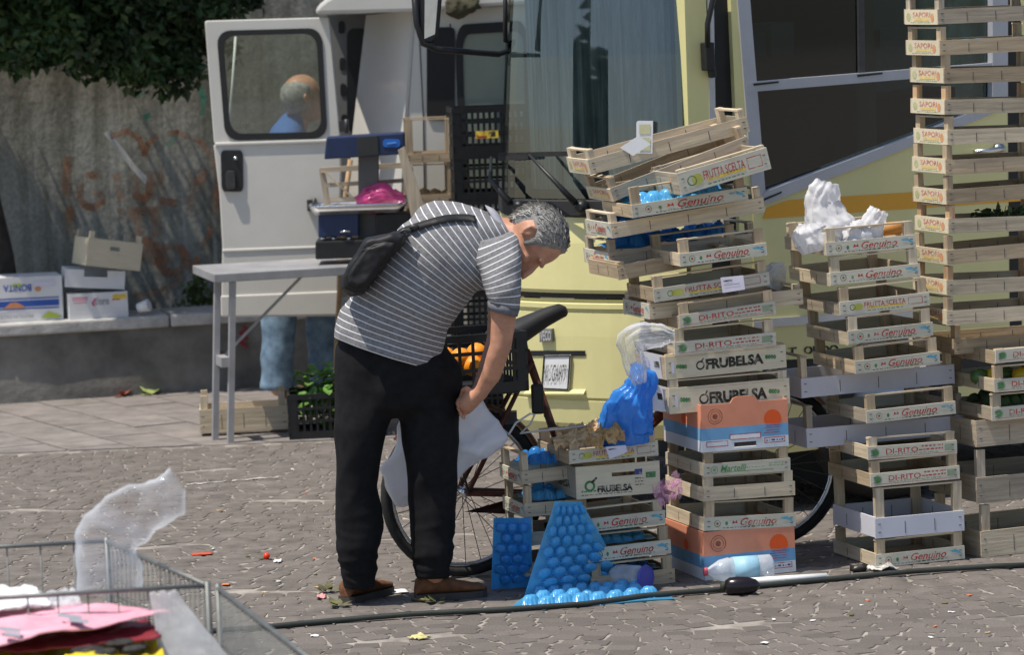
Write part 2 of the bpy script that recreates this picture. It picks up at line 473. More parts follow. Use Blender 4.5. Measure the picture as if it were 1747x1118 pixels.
# graffiti strokes, sprayed on the wall
def spray(name, col, thr=0.42):
    m = bpy.data.materials.new(name); m.use_nodes = True; nt = m.node_tree; L = nt.links.new; b = nt.nodes['Principled BSDF']
    b.inputs['Base Color'].default_value = (*col, 1); b.inputs['Roughness'].default_value = .9
    tc = nn(nt, 'ShaderNodeTexCoord'); no = nn(nt, 'ShaderNodeTexNoise'); no.inputs['Scale'].default_value = 9; no.inputs['Detail'].default_value = 6
    L(tc.outputs['Object'], no.inputs[0]); mr = nn(nt, 'ShaderNodeMapRange'); mr.inputs['From Min'].default_value = thr - .1; mr.inputs['From Max'].default_value = thr + .25
    L(no.outputs['Fac'], mr.inputs[0]); L(mr.outputs[0], b.inputs['Alpha'])
    return m
GRO, GRW, GRG = spray('faded orange spray', (.36, .17, .09), .46), spray('white scrape', (.6, .58, .54), .3), spray('faded green spray', (.05, .3, .2), .4)
def stroke(pts, w, m, name):
    b = MB(); q = [wl(x / 1.9955, y_ / 1.9955, 1.0) + WN * .034 for x, y_ in pts]
    for i in range(len(q) - 1):
        d = (q[i + 1] - q[i]).normalized(); n = d.cross(WN) * (w / 2); e = d * w * .3
        b.add([q[i] - n - e, q[i] + n - e, q[i + 1] + n + e, q[i + 1] - n + e], [(0, 1, 2, 3)]); q = [p + WN * .0004 for p in q]
    b.build(name, m, tw)
def circ(cx, cy, rx, ry, a0=0, a1=360, n=14):
    return [(cx + rx * math.cos(R_(a0 + (a1 - a0) * i / n)), cy + ry * math.sin(R_(a0 + (a1 - a0) * i / n))) for i in range(n + 1)]
for pts, w in [(circ(308, 650, 38, 55, -50, -310), .045), ([(345, 655), (318, 655)], .04), ([(346, 655), (346, 690)], .04), ([(395, 598), (412, 680)], .05),
               ([(452, 598), (462, 665), (485, 678), (505, 660), (512, 590)], .05), ([(540, 580), (550, 685), (592, 688)], .045),
               ([(640, 595), (662, 645)], .045), ([(690, 585), (662, 645), (640, 708)], .05), ([(405, 722), (540, 712)], .05), ([(458, 722), (464, 800)], .055),
               ([(522, 714), (532, 795)], .06), ([(480, 880), (500, 815), (545, 890)], .05), ([(488, 860), (530, 858)], .04), ([(520, 895), (530, 830), (548, 880), (562, 832), (575, 890)], .045),
               (circ(585, 882, 45, 48), .05), ([(228, 540), (224, 660)], .055), ([(236, 710), (240, 790)], .05)]:
    stroke(pts, w, GRO, 'graffiti_letter')
stroke([(490, 525), (500, 490), (530, 462), (600, 450), (680, 480), (722, 540), (738, 620), (730, 700), (712, 790), (670, 880), (610, 955), (540, 990), (460, 1005)], .035, GRO, 'graffiti_heart')
stroke([(490, 525), (470, 470), (430, 445), (380, 462)], .035, GRO, 'graffiti_heart')
stroke([(362, 452), (400, 500), (450, 565), (502, 622)], .035, GRW, 'white_scrape')
for pts in ([(465, 322), (488, 312)], [(494, 398), (506, 392)], [(680, 305), (690, 330), (684, 385)], [(572, 492), (588, 470)]):
    stroke(pts, .035, GRG, 'green_paint_mark')
# low parapet
pz = onplane(100, 548, W0, WN).z
pw = thing('low_wall', 'low grey concrete wall with a pale coping along the pavement', 'wall', W0)
b = MB(); A, B = W0 - WD * 4, W0 + WD * 9
b.sheet(lambda u, v: A.lerp(B, u) + V((0, 0, -.02 + (pz - .05) * v)) + WN * (.012 * fbm(A.lerp(B, u) + V((0, 0, v)), 2.5)), 90, 8)
b.prism([A - WN * .02, B - WN * .02, B - WN * .42, A - WN * .42], V((0, 0, pz - .07)))
b.build('wall_face', mat('dirty render', (.2, .19, .17), .95, .5, 2.2, bump=.4, bscale=25), pw)
for k in range(13):
    q0, q1 = A + WD * (k + .004), A + WD * (k + .996)
    MB().prism([q0 + WN * .03, q1 + WN * .03, q1 - WN * .44, q0 - WN * .44], V((0, 0, .07))).build('coping_stone', mat('coping', (.42, .41, .39), .9, .3, 9, bump=.3, bscale=40), pw, bevel=.012).location = V((0, 0, pz - .07))
for x0, y0, h in ((415, 575, 40), (372, 606, 12)):
    b = MB(); c = onplane(x0, y0, W0, WN) + WN * .02
    pts = [c + WD * (.022 * math.sin(i * 2.1)) + V((0, 0, h / 300 * (.5 - i / 7))) for i in range(8)]
    for i in range(7): b.add([pts[i] - WD * .016, pts[i] + WD * .016, pts[i + 1] + WD * .014 + WN * .0002, pts[i + 1] - WD * .014 + WN * .0002], [(0, 1, 2, 3)])
    b.build('paint_mark', spray('dark red paint', (.2, .02, .03), .3), pw)

# tree that hangs over the wall
LEAF = mat('leaf', (.018, .032, .012), .55, .4, 3, rnd=.2, col2=(.04, .075, .02))
BARK = mat('bark', (.06, .05, .04), .95, .5, 12, bump=.8)
def leaf_cloud(n, pick, size, rng):
    b = MB()
    for _ in range(n):
        p = pick(rng)
        if p is None: continue
        d = V((rng.gauss(0, 1), rng.gauss(0, 1), rng.gauss(-.6, .8))).normalized()
        w = d.cross(V((rng.gauss(0, 1), rng.gauss(0, 1), rng.gauss(0, 1)))).normalized(); L_ = size * rng.uniform(.6, 1.3); w = w * (L_ * .32)
        up = d.cross(w).normalized() * (L_ * .1)
        b.add([p, p + d * L_ * .35 + w + up, p + d * L_, p + d * L_ * .35 - w + up, p + d * L_ * .45], [(0, 1, 4), (1, 2, 4), (2, 3, 4), (3, 0, 4)])
    return b
def tree(name, label, base, height, blobs, n, size, seed, limbs):
    t = thing(name, label, 'tree', base); rng = random.Random(seed); base = V(base)
    b = MB()
    pts = [base + V((.05 * math.sin(i * 1.3), .04 * math.cos(i), height * i / 8)) for i in range(9)]
    b.tube(pts, [.16 - .009 * i for i in range(9)], 12)
    b.build('trunk', BARK, t)
    for e in limbs:
        m_ = pts[6]; e = V(e); b = MB()
        b.tube([m_, m_.lerp(e, .35) + V((0, 0, .15)), m_.lerp(e, .7) + V((0, 0, .1)), e], [.07, .05, .03, .012], 8)
        b.build('limb', BARK, t)
    vol = [r[0] * r[1] * r[2] for _, r in blobs]; tot = sum(vol)
    b = MB()
    for (c, r), v_ in zip(blobs, vol):
        def pick(g):
            while True:
                q = V((g.uniform(-1, 1), g.uniform(-1, 1), g.uniform(-1, 1)))
                if q.length < 1: break
            p = V(c) + V((q.x * r[0], q.y * r[1], q.z * r[2]))
            k = noise.noise(p * 3.2) 
            if k < -.12 and q.length > .45: return None
            return p
        bb = leaf_cloud(int(n * v_ / tot) + 40, pick, size, rng)
        b.add(bb.v, bb.f)
    b.build('crown', LEAF, t)
    return t
def blob(px, py, Y, r): return (P(px, py, Y), r)
TY = 21.65
tb_ = P(-16, 600, TY); tb_.z = 0
tree('overhanging_tree', 'dark leafy tree hanging over the wall at the left edge', tb_, 3.2,
     [blob(40, -20, TY, (.6, .35, .45)), blob(150, 10, TY, (.5, .35, .44)), blob(270, 42, TY + .05, (.42, .3, .42)), blob(268, 98, TY + .1, (.13, .2, .13)), blob(345, 20, TY + .1, (.33, .3, .38)), blob(45, 68, TY, (.28, .3, .2)),
      blob(225, 84, TY, (.2, .22, .18)), blob(320, 82, TY + .1, (.18, .2, .2)), blob(412, 8, TY + .15, (.14, .16, .1)), blob(110, 40, TY, (.33, .3, .28)), blob(150, -150, TY, (.9, .4, .4)), blob(60, -215, TY - .4, (1.2, .55, .4)), blob(330, -190, TY - .35, (.6, .45, .3)), blob(-160, -120, TY - .3, (.6, .5, .6))],  # blobs high above the frame are added to shade the visible crown
     60000, .07, 3, [P(270, 20, TY), P(400, -20, TY), P(150, -150, TY), P(-100, -80, TY)])
# ivy weeds at the foot of the tall wall
wd = MB(); rng = random.Random(5)
for cx, cy in ((338, 500), (60, 130)):
    if cy > 300:
        c = wl(cx, cy, .8)
        bb = leaf_cloud(160, lambda g: c + V((g.gauss(0, .05), g.gauss(0, .02), g.gauss(0, .06))), .05, rng); wd.add(bb.v, bb.f)
tag(wd.build('wall_weed', mat('weed', (.1, .14, .04), .6, .4, 8)), 'small green weeds growing behind the low wall near the table', 'weeds', kind='stuff')

# ================================================================ WHITE VAN with its rear door open
YV = 20.0
WHITE = mat('van white paint', (.56, .545, .5), .35, .06, 3, coat=.3, rnd=0)
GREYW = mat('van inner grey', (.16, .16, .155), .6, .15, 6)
def q4(quad, uv, Y):            # bilinear place in a pixel quad (tl, tr, br, bl) at depth Y
    (a, b, c, d), (u, v) = quad, uv
    x = (a[0] * (1 - u) + b[0] * u) * (1 - v) + (d[0] * (1 - u) + c[0] * u) * v
    y = (a[1] * (1 - u) + b[1] * u) * (1 - v) + (d[1] * (1 - u) + c[1] * u) * v
    return P(x, y, Y)
van = thing('delivery_van', 'white delivery van parked by the wall with its rear door swung open', 'van', V((0, YV, 0)))
D4 = ((349, 35), (561, 29), (581, 238), (365, 246)); WQ = ((371, 54), (547, 49), (557, 234), (386, 238))
dep = V((0, .05, 0))
door = MB().frame([q4(D4, p, YV) for p in rrect(0, 0, 1, 1, .02)], [q4(WQ, p, YV) for p in rrect(0, 0, 1, 1, .13)], dep)
lowp = [(364, 247), (581, 239), (582, 300), (578, 420), (576, 540), (377, 541), (379, 420), (374, 330)]
door.prism([P(x, y, YV) for x, y in lowp], dep)
door.prism([P(x, y, YV - .012) for x, y in ((366, 243), (580, 236), (581, 243), (367, 250))], V((0, .03, 0)))
door.prism([P(x, y, YV - .006) for x, y in ((379, 425), (577, 418), (577, 424), (379, 432))], V((0, .02, 0)))
door.prism([P(x, y, YV - .01) for x, y in ((376, 505), (577, 497), (576, 538), (377, 541))], V((0, .03, 0)))
door = door.build('rear_door', WHITE, van, bevel=.008)
GASK = mat('window rubber', (.015, .015, .015), .6, .2, 10)
MB().frame([q4(WQ, p, YV - .008) for p in rrect(-.01, -.01, 1.01, 1.01, .13)], [q4(WQ, p, YV - .008) for p in rrect(.045, .04, .955, .95, .12)], V((0, .03, 0))).build('window_gasket', GASK, door)
MB().prism([q4(WQ, p, YV + .01) for p in rrect(.02, .02, .98, .98, .12)], V((0, .004, 0))).build('window_pane', glassy('van glass', (.78, .83, .8), .05), door)
HQ = ((376, 256), (414, 256), (415, 327), (378, 327))
MB().prism([q4(HQ, p, YV - .012) for p in rrect(0, 0, 1, 1, .16)], V((0, .012, 0))).build('handle_plate', BLACKP, door, bevel=.003)
MB().prism([q4(HQ, p, YV - .035) for p in rrect(.2, .5, .65, .95, .12)], V((0, .02, 0))).build('door_handle', METALD, door, bevel=.003)
MB().ball(P(402, 270, YV - .016), .012, 8).build('lock_button', CHROME, door)
for x, y in ((528, 350), (583, 215)):
    MB().box(P(x + 4, y, YV - .02), (.05, .05, .06)).tube([P(x + 8, y - 12, YV - .05), P(x + 8, y + 12, YV - .05)], .012, 8).build('hinge', METALD, door)
# body
b = MB()
roofp = [(537, 24), (541, 10), (556, -2), (600, -28), (700, -50), (980, -70), (980, 4), (846, 10), (700, 20)]
b.prism([P(x, y, YV - .1) for x, y in roofp], V((0, 1.9, 0)))
b.build('roof', WHITE, van, bevel=.02)
b = MB()
pil = [((630, 26), (708, 18)), ((626, 60), (706, 52)), ((612, 180), (697, 180)), ((605, 240), (693, 240)), ((600, 330), (690, 330)), ((600, 560), (688, 560)), ((600, 640), (688, 640))]
for (l0, r0), (l1, r1) in zip(pil, pil[1:]):
    a_, b_, c_, d_ = P(*l0, YV + .5), P(*r0, YV + .0), P(*r1, YV + .0), P(*l1, YV + .5)
    b.add([a_, b_, c_, d_], [(0, 1, 2, 3)], smooth=False)
b.build('rear_corner', WHITE, van, solid=.02)
b = MB()
b.prism([P(x, y, YV + .002) for x, y in ((709, 18), (980, 4), (980, 640), (689, 640), (694, 240))], V((0, .03, 0)))
b.build('side_panel', mat('van side grey', (.56, .55, .5), .4, .08, 3), van)
MB().prism([P(x, y, YV - .01) for x, y in rrect(728, 46, 776, 205, 8)], V((0, .01, 0))).build('louvre_panel', mat('dark vent', (.008, .008, .008), .6, .2, 5), van)
SW = ((776, 42), (900, 34), (905, 330), (784, 330))
MB().frame([q4(SW, p, YV - .012) for p in rrect(0, 0, 1, 1, .14)], [q4(SW, p, YV - .012) for p in rrect(.1, .06, .94, .97, .1)], V((0, .012, 0))).build('window_gasket', GASK, van)
MB().prism([q4(SW, p, YV - .004) for p in rrect(.05, .03, .98, .99, .1)], V((0, .004, 0))).build('window_pane', mat('van side glass', (.2, .23, .19), .08, .1, 3), van)  # opaque pane, the lit interior behind put into its colour
MB().tube([P(714, 30, YV - .002), P(722, 200, YV - .002), P(724, 330, YV - .002)], .003, 5).build('panel_seam', METALD, van)
MB().tube([P(776, 200, YV), P(768, 40, YV)], .003, 5).build('panel_seam', METALD, van)
# inside: far rear door with oval holes, floor, bulkhead
fd = MB().prism([P(x, y, YV + .95) for x, y in ((545, 26), (640, 22), (650, 330), (580, 330))], V((0, .04, 0))).build('far_rear_door', GREYW, van)
for cy in (45, 108, 152, 205):
    MB().prism([P(x, y, YV + .945) for x, y in rrect(576 + cy * .03, cy - 10, 586 + cy * .03, cy + 12, 4.9)], V((0, .005, 0))).build('hole', BLACKP, fd)
MB().prism([P(x, y, YV + .93) for x, y in rrect(592, 48, 655, 226, 12)], V((0, .012, 0))).build('dark_window', BLACKP, fd)
z0 = .5
b = MB().box((.3, YV + .95, z0), (2.1, 1.75, .06)); b.build('load_floor', GREYW, van)
b = MB().box((.3, YV + 1.82, 1.35), (2.1, .04, 1.75)); b.build('far_side', GREYW, van)
b = MB().box((1.33, YV + .95, 1.35), (.04, 1.7, 1.75)); b.build('bulkhead', GREYW, van)
b = MB().box((.35, YV + .3, .35), (1.7, .5, .28)); b.build('underbody', METALD, van)
for cx in (-.28, 1.0):
    w = MB().tube([V((cx + .27 * math.cos(t * math.pi / 12), YV + .22, .31 + .27 * math.sin(t * math.pi / 12))) for t in range(24)], .06, 8, closed=True).build('tyre', RUBBER, van)
    MB().lathe([(.2, 0), (.2, .06), (.05, .09), (.0, .09)], 18, M=Matrix.Translation((cx, YV + .25, .31)) @ Matrix.Rotation(R_(90), 4, 'X')).build('wheel_rim', ALU, w)
MB().tube([P(402, 62, YV + .6), P(396, 150, YV + .6), P(388, 240, YV + .6)], .007, 6).build('white_window_rod', mat('white rod', (.75, .75, .7), .4, .05, 5), van)  # thin white rod behind the door window
# rooftop bundle of cloth
b = MB()
for i in range(5): b.ball(P(790 + random.uniform(-14, 14), 8 + random.uniform(-8, 8), YV - .16), (.07, .06, .05), 14, jit=.5, sc_=3)
rb = union(b, 'cloth_bundle', mat('olive cloth', (.06, .055, .03), .9, .4, 20), None, .008, 1)
tag(rb, 'dark olive bundle of cord hanging from the van roof edge', 'bundle')

# ================================================================ YELLOW MARKET TRUCK
YELLOW = mat('cream yellow paint', (.68, .63, .3), .4, .07, 2.5, coat=.15)
TS = R_(24); TD = V((math.cos(TS), math.sin(TS), 0)); TN = V((math.sin(TS), -math.cos(TS), 0))
TC = P(1186, 890, 15.6); TC.z = 0
truck = thing('market_truck', 'pale yellow market truck with a tall windscreen behind the crate stacks', 'truck', TC)
path = [V((0, 0, 0))]; ang = [8, 16, 22, 26, 30, 33, 36, 40, 44, 50, 60, 75, 88, 90, 90]; ln = [.075, .09, .09, .09, .09, .09, .09, .095, .085, .075, .065, .07, .3, .5, .5]
for a_, l_ in zip(ang, ln): path.append(path[-1] + V((-math.cos(R_(a_)) * l_, math.sin(R_(a_)) * l_, 0)))
path = [TC + p for p in path]
def pnorm(i):
    d = path[min(i + 1, len(path) - 1)] - path[max(i - 1, 0)]; return V((-d.y, d.x, 0)).normalized()
NRM = [pnorm(i) for i in range(len(path))]
if NRM[4].y > 0: NRM = [-n for n in NRM]
def strip(prof, i0=0, i1=None, mi=0, b=None):
    """skin that follows the bowed front; prof is a list of (z, offset outwards)"""
    b = b or MB(); i1 = len(path) - 1 if i1 is None else i1
    for i in range(i0, i1):
        for (z0, o0), (z1, o1) in zip(prof, prof[1:]):
            b.add([path[i] + NRM[i] * o0 + V((0, 0, z0)), path[i + 1] + NRM[i + 1] * o0 + V((0, 0, z0)), path[i + 1] + NRM[i + 1] * o1 + V((0, 0, z1)), path[i] + NRM[i] * o1 + V((0, 0, z1))], [(3, 2, 1, 0)], mi, True)
    return b
strip([(.34, -.12), (.36, -.03), (.42, .0), (.52, .01), (.525, .0), (.53, 0), (.535, .012), (.8, .012), (.9, .008), (.905, .0), (.915, .0), (.92, .014), (.94, .014), (.945, .004), (.955, .004), (.96, .012)]).build('front_bumper', YELLOW, truck)
strip([(.962, -.012), (.985, -.012)]).build('bumper_groove', BLACKP, truck)
strip([(.985, 0), (1.0, .006), (1.2, -.004), (1.31, -.02)]).build('bonnet_panel', YELLOW, truck)
strip([(1.31, -.03), (1.32, -.005), (1.38, -.012), (1.39, -.03)]).build('windscreen_seal', GASK, truck)
ws = strip([(1.39, -.022), (1.7, -.04), (2.0, -.062), (2.3, -.09), (2.7, -.14)], 0, None).build('windscreen', glassy('windscreen glass', (.62, .7, .68), .1, rough=.01), truck)
strip([(2.7, -.13), (2.72, -.1), (2.9, -.16), (3.0, -.3)]).build('front_header', YELLOW, truck)
roof = [path[i] + NRM[i] * -.28 + V((0, 0, 2.99)) for i in range(len(path))] + [path[-1] + TD * 3 + V((0, 0, 2.99)), TC + TD * 4.2 + V((0, 0, 2.99))]
MB().add(roof, [list(range(len(roof)))]).build('roof', YELLOW, truck)
# interior: curtain whose streaky colour stands in for windscreen reflections, dark cab
b = MB()
cpts = []
for i in range(1, 14):
    for k in range(8):
        t = k / 8; p = path[i].lerp(path[i + 1], t) - NRM[i] * ((.22 if i < 6 else max(.165, .22 - (i + t - 6) * .05)) + .006 * math.sin((i * 8 + k) * 1.7) + (.02 if i < 8 else .0) * math.sin((i * 8 + k) * .33)); cpts.append(p)
for p, q in zip(cpts, cpts[1:]): b.add([p + V((0, 0, 1.42)), q + V((0, 0, 1.42)), q + V((0, 0, 2.75)), p + V((0, 0, 2.75))], [(0, 1, 2, 3)], 0, True)
b.build('reflection_curtain', mat('curtain with painted reflections', (.17, .2, .21), .85, .5, 3, stretch=(5, 5, .5), col2=(.36, .39, .38)), truck)
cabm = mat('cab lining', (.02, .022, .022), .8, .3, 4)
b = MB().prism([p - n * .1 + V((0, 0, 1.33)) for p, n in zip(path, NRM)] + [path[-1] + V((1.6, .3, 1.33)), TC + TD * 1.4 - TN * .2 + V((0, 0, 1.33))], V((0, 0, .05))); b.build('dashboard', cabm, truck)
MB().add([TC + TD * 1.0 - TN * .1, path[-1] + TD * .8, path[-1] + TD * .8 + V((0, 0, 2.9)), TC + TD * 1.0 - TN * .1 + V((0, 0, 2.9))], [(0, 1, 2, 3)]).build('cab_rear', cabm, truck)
def fp(px, py, off=0.0):        # point on the bowed front at a photo pixel
    best = None
    for i in range(len(path) - 1):
        o, n = path[i], NRM[i]; d = path[i + 1] - path[i]; nn_ = V((d.y, -d.x, 0)).normalized()
        p = onplane(px, py, o, nn_); t = (p - o).dot(d) / d.length_squared
        if -.02 <= t <= 1.02: best = p + (NRM[i].lerp(NRM[i + 1], t)) * off; break
    return best if best is not None else P(px, py, 16.2)
# number plate under a black strip painted as its recess shadow, badge
b = MB()
for x in range(906, 998, 8):
    b.add([fp(x, 598, .0165), fp(x + 8, 598, .0165), fp(x + 8, 607, .0165), fp(x, 607, .0165)], [(0, 1, 2, 3)])
b.build('painted_recess_shadow', BLACKP, truck)
for x in range(902, 1002, 10):
    MB().prism([fp(x, 664, .012), fp(x + 10, 664, .012), fp(x + 10, 670, .03), fp(x, 670, .03)], V((0, 0, -.006))).build('plate_ledge', YELLOW, truck)
PQ = [fp(x, y, .024) for x, y in ((934, 606), (979, 605), (975, 665), (930, 663))]
pl = MB().prism(PQ, NRM[6] * -.006).build('number_plate', WHITEI, truck)
MB().frame([p + NRM[6] * .001 for p in PQ], [sum(PQ, V()) / 4 + (p - sum(PQ, V()) / 4) * .93 + NRM[6] * .001 for p in PQ], NRM[6] * .003).build('plate_rim', BLACKP, truck)
def text_on(body, quad, m, parent, name='lettering', **kw):
    """lettering stretched over a quad of 3D points tl, tr, br, bl"""
    me = text(body, 1, 1, m, **kw).copy(); o = ROOT[parent.name]
    for v in me.vertices:
        u, w = v.co.x + .5, .5 - v.co.y
        v.co = quad[0].lerp(quad[1], u).lerp(quad[3].lerp(quad[2], u), w) - o
    return link(name, me, parent)
text_on('MI 5GA979', [fp(x, y, .03) for x, y in ((936, 621), (974, 621), (971, 650), (933, 650))], BLACKI, truck, 'plate_lettering')
BQ = [fp(x, y, .03) for x, y in ((927, 560), (948, 560), (949, 582), (928, 583))]
MB().prism(BQ, NRM[6] * -.02).build('badge', mat('badge grey', (.22, .22, .21), .5, .1, 8), truck)
text_on('IVECO', [fp(x, y, .034) for x, y in ((928, 563), (948, 563), (948, 580), (929, 580))], mat('badge silver', (.6, .6, .6), .35, .05, 8, metal=.6), truck, 'badge_lettering', bold=.02)
# wipers
for pts in (((992, 345), (962, 310), (920, 262)), ((885, 345), (858, 305), (838, 268))):
    w_ = MB().tube([fp(x, y, .05 + .01 * k) for k, (x, y) in enumerate(pts)], [.016, .011, .006], 8).build('wiper_arm', BLACKP, truck)
    x, y = pts[2]
    MB().bar(fp(max(x - 66, 858), y + 2, .02), fp(min(x + 70, 1010), y - 1, .02), .012, .02).build('wiper_blade', RUBBER, w_)
    MB().lathe([(.03, 0), (.03, .03), (.015, .045)], 14, M=Matrix.Translation(fp(pts[0][0] + 4, pts[0][1] + 8, .0)) @ NRM[5].to_track_quat('Z', 'Y').to_matrix().to_4x4()).build('wiper_pivot', BLACKP, w_)
# mirror on its arm, seen left of the windscreen
YM = 15.9
mir = MB().prism([P(x, y, YM) for x, y in ((712, -40), (757, -40), (748, 62), (738, 75), (722, 74), (715, 64))], V((0, .07, 0))).build('mirror_housing', BLACKP, truck, bevel=.012)
MB().prism([P(x, y, YM - .004) for x, y in ((725, -40), (750, -40), (742, 58), (724, 66))], V((0, .003, 0))).build('mirror_glass', CHROME, mir)
MB().tube([P(706, -20, YM), P(711, 40, YM), P(722, 74, YM), P(745, 84, YM), P(850, 92, YM + .25), P(868, 86, YM + .4), P(875, 70, YM + .45)], .014, 8).build('mirror_arm', BLACKP, truck)
MB().tube([P(862, -30, YM + .35), P(862, 70, YM + .35), P(874, 74, YM + .45)], .01, 8).build('mirror_stay', BLACKP, truck)
# ---- side of the truck
def sd(px, py, off=0.0): return onplane(px, py, TC, TN) + TN * off
def side(name, poly, m, off0, off1, parent=None, bevel=0.0):
    return MB().prism([sd(x, y, off1) for x, y in poly], TN * (off0 - off1)).build(name, m, parent or truck, bevel=bevel)
side('door_post', [(1166, -60), (1203, -60), (1214, 330), (1216, 780), (1186, 780), (1178, 330)], YELLOW, -.1, .0)
side('door_gap', [(1203, -60), (1246, -60), (1262, 330), (1262, 780), (1216, 780), (1214, 330)], GASK, -.1, -.03)
side('gutter', [(1206, -60), (1216, -60), (1222, 330), (1222, 420), (1214, 420), (1212, 330)], ALU, -.03, .005)
side('door_edge', [(1244, -60), (1257, -60), (1283, 330), (1284, 780), (1262, 780), (1261, 330)], YELLOW, -.1, .0)
PANEL = [(1284, 352), (1302, 344), (1560, 242), (1700, 188), (1960, 176), (1960, 700), (1284, 780)]
side('side_panel', PANEL, YELLOW, -.06, .004)
FR = mat('window frame grey', (.4, .41, .44), .45, .08, 4, metal=.2)
side('frame_post', [(1252, -60), (1273, -60), (1304, 330), (1286, 352), (1282, 330)], FR, -.06, .012)
side('frame_sill', [(1290, 350), (1304, 326), (1560, 229), (1700, 172), (1700, 190), (1560, 246), (1310, 346)], FR, -.06, .016)
side('frame_bar', [(1270, 140), (1700, 106), (1700, 122), (1272, 157)], FR, -.04, .014)
side('frame_post', [(1690, -60), (1716, -60), (1716, 178), (1690, 190)], FR, -.05, .018)
for x, y in ((1283, 142), (1460, 127), (1292, 338)):
    side('slot', [(x, y), (x + 42, y - 4), (x + 42, y - 1), (x, y + 4)] if y < 300 else [(1296, 340), (1330, 326), (1330, 329), (1296, 344)], BLACKP, .0, .019)
GL = glassy('dark window glass', (.3, .4, .4), .0, rough=.04)
side('window_pane', [(1268, -60), (1696, -60), (1696, 112), (1270, 148)], GL, -.03, -.024)
side('window_pane', [(1272, 150), (1696, 114), (1696, 182), (1300, 342)], GL, -.03, -.024)
side('window_divider', [(1466, -60), (1476, -60), (1478, 130), (1468, 130)], METALD, -.03, -.01)
side('door_post', [(1740, -60), (1800, -60), (1800, 190), (1740, 190)], YELLOW, -.05, .01)
side('door_gap', [(1716, -60), (1742, -60), (1742, 760), (1724, 760)], GASK, -.05, .0061)
side('stripe', [(1300, 373), (1564, 355), (1960, 328), (1960, 300), (1564, 327), (1345, 341), (1308, 354)], mat('orange stripe', (.74, .36, .03), .4, .06, 4), .004, .007)
b = MB().tube([sd(1652, 259, .05), sd(1700, 254, .05), sd(1704, 256, .0)], [.011, .013, .013], 8); b.lathe([(.03, 0), (.03, .02), (.0, .022)], 14, M=Matrix.Translation(sd(1702, 256, .004)) @ TN.to_track_quat('Z', 'Y').to_matrix().to_4x4()); b.build('door_handle', CHROME, truck)
MB().tube([sd(1203, -60, .06), sd(1205, 0, .06), sd(1196, 40, .06), sd(1198, 80, .05)], .012, 8).build('rear_view_arm', BLACKP, truck)
b = MB().bar(sd(1201, 72, .03), sd(1203, 120, .03), .045, .05, up=TN).bar(sd(1208, 112, .03), sd(1210, 132, .03), .03, .03, up=TN); b.build('arm_bracket', BLACKP, truck, bevel=.006)
text_on('ONDO', [sd(x, y, .007) for x, y in ((1370, 591), (1429, 588), (1429, 602), (1370, 605))], BLACKI, truck, bold=.045)
text_on('E T', [sd(x, y, .007) for x, y in ((1325, 594), (1358, 592), (1358, 606), (1325, 608))], BLACKI, truck, bold=.045)
side('lettering_band', [(1300, 616), (1385, 612), (1400, 624), (1414, 611), (1960, 590), (1960, 640), (1300, 660)], BLACKP, .004, .006)
side('side_trim', [(1284, 545), (1960, 500), (1960, 512), (1284, 560)], ALU, .003, .012)
# inside of the side: dark shelves
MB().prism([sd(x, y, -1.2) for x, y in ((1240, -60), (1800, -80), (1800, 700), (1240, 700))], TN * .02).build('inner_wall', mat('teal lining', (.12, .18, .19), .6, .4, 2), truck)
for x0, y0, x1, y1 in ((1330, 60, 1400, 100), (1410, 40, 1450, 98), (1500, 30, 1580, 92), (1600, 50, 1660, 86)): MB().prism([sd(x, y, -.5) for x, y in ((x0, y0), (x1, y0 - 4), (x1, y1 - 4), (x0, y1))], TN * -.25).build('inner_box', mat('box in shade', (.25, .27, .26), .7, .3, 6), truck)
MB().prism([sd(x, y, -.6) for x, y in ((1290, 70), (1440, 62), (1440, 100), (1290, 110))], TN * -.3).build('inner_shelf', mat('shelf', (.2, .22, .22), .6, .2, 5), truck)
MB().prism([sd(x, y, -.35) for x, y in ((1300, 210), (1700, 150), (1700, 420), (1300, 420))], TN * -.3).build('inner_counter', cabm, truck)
# wheels and underbody
b = MB()
uo = TC + TD * 2.1 - TN * .9; b.box(uo + V((0, 0, .55)), (4.0, 1.5, .3), R=Matrix.Rotation(TS, 3, 'Z')); b.build('underbody', METALD, truck)
for s_ in (.95, 3.6):
    c = TC + TD * s_ - TN * .03 + V((0, 0, .37))
    tb = MB().tube([c + TD * (.28 * math.cos(k * math.pi / 12)) + V((0, 0, .28 * math.sin(k * math.pi / 12))) for k in range(24)], .09, 10, closed=True).build('tyre', RUBBER, truck)
    MB().lathe([(.23, 0), (.23, .04), (.1, .07), (.06, .1), (0, .1)], 18, M=Matrix.Translation(c) @ TN.to_track_quat('Z', 'Y').to_matrix().to_4x4()).build('wheel_rim', ALU, tb)
# windscreen sticker
MB().prism([fp(x, y, .002) for x, y in rrect(1086, 206, 1114, 255, 4, 3)], NRM[3] * -.002).build('sticker', WHITEI, truck)

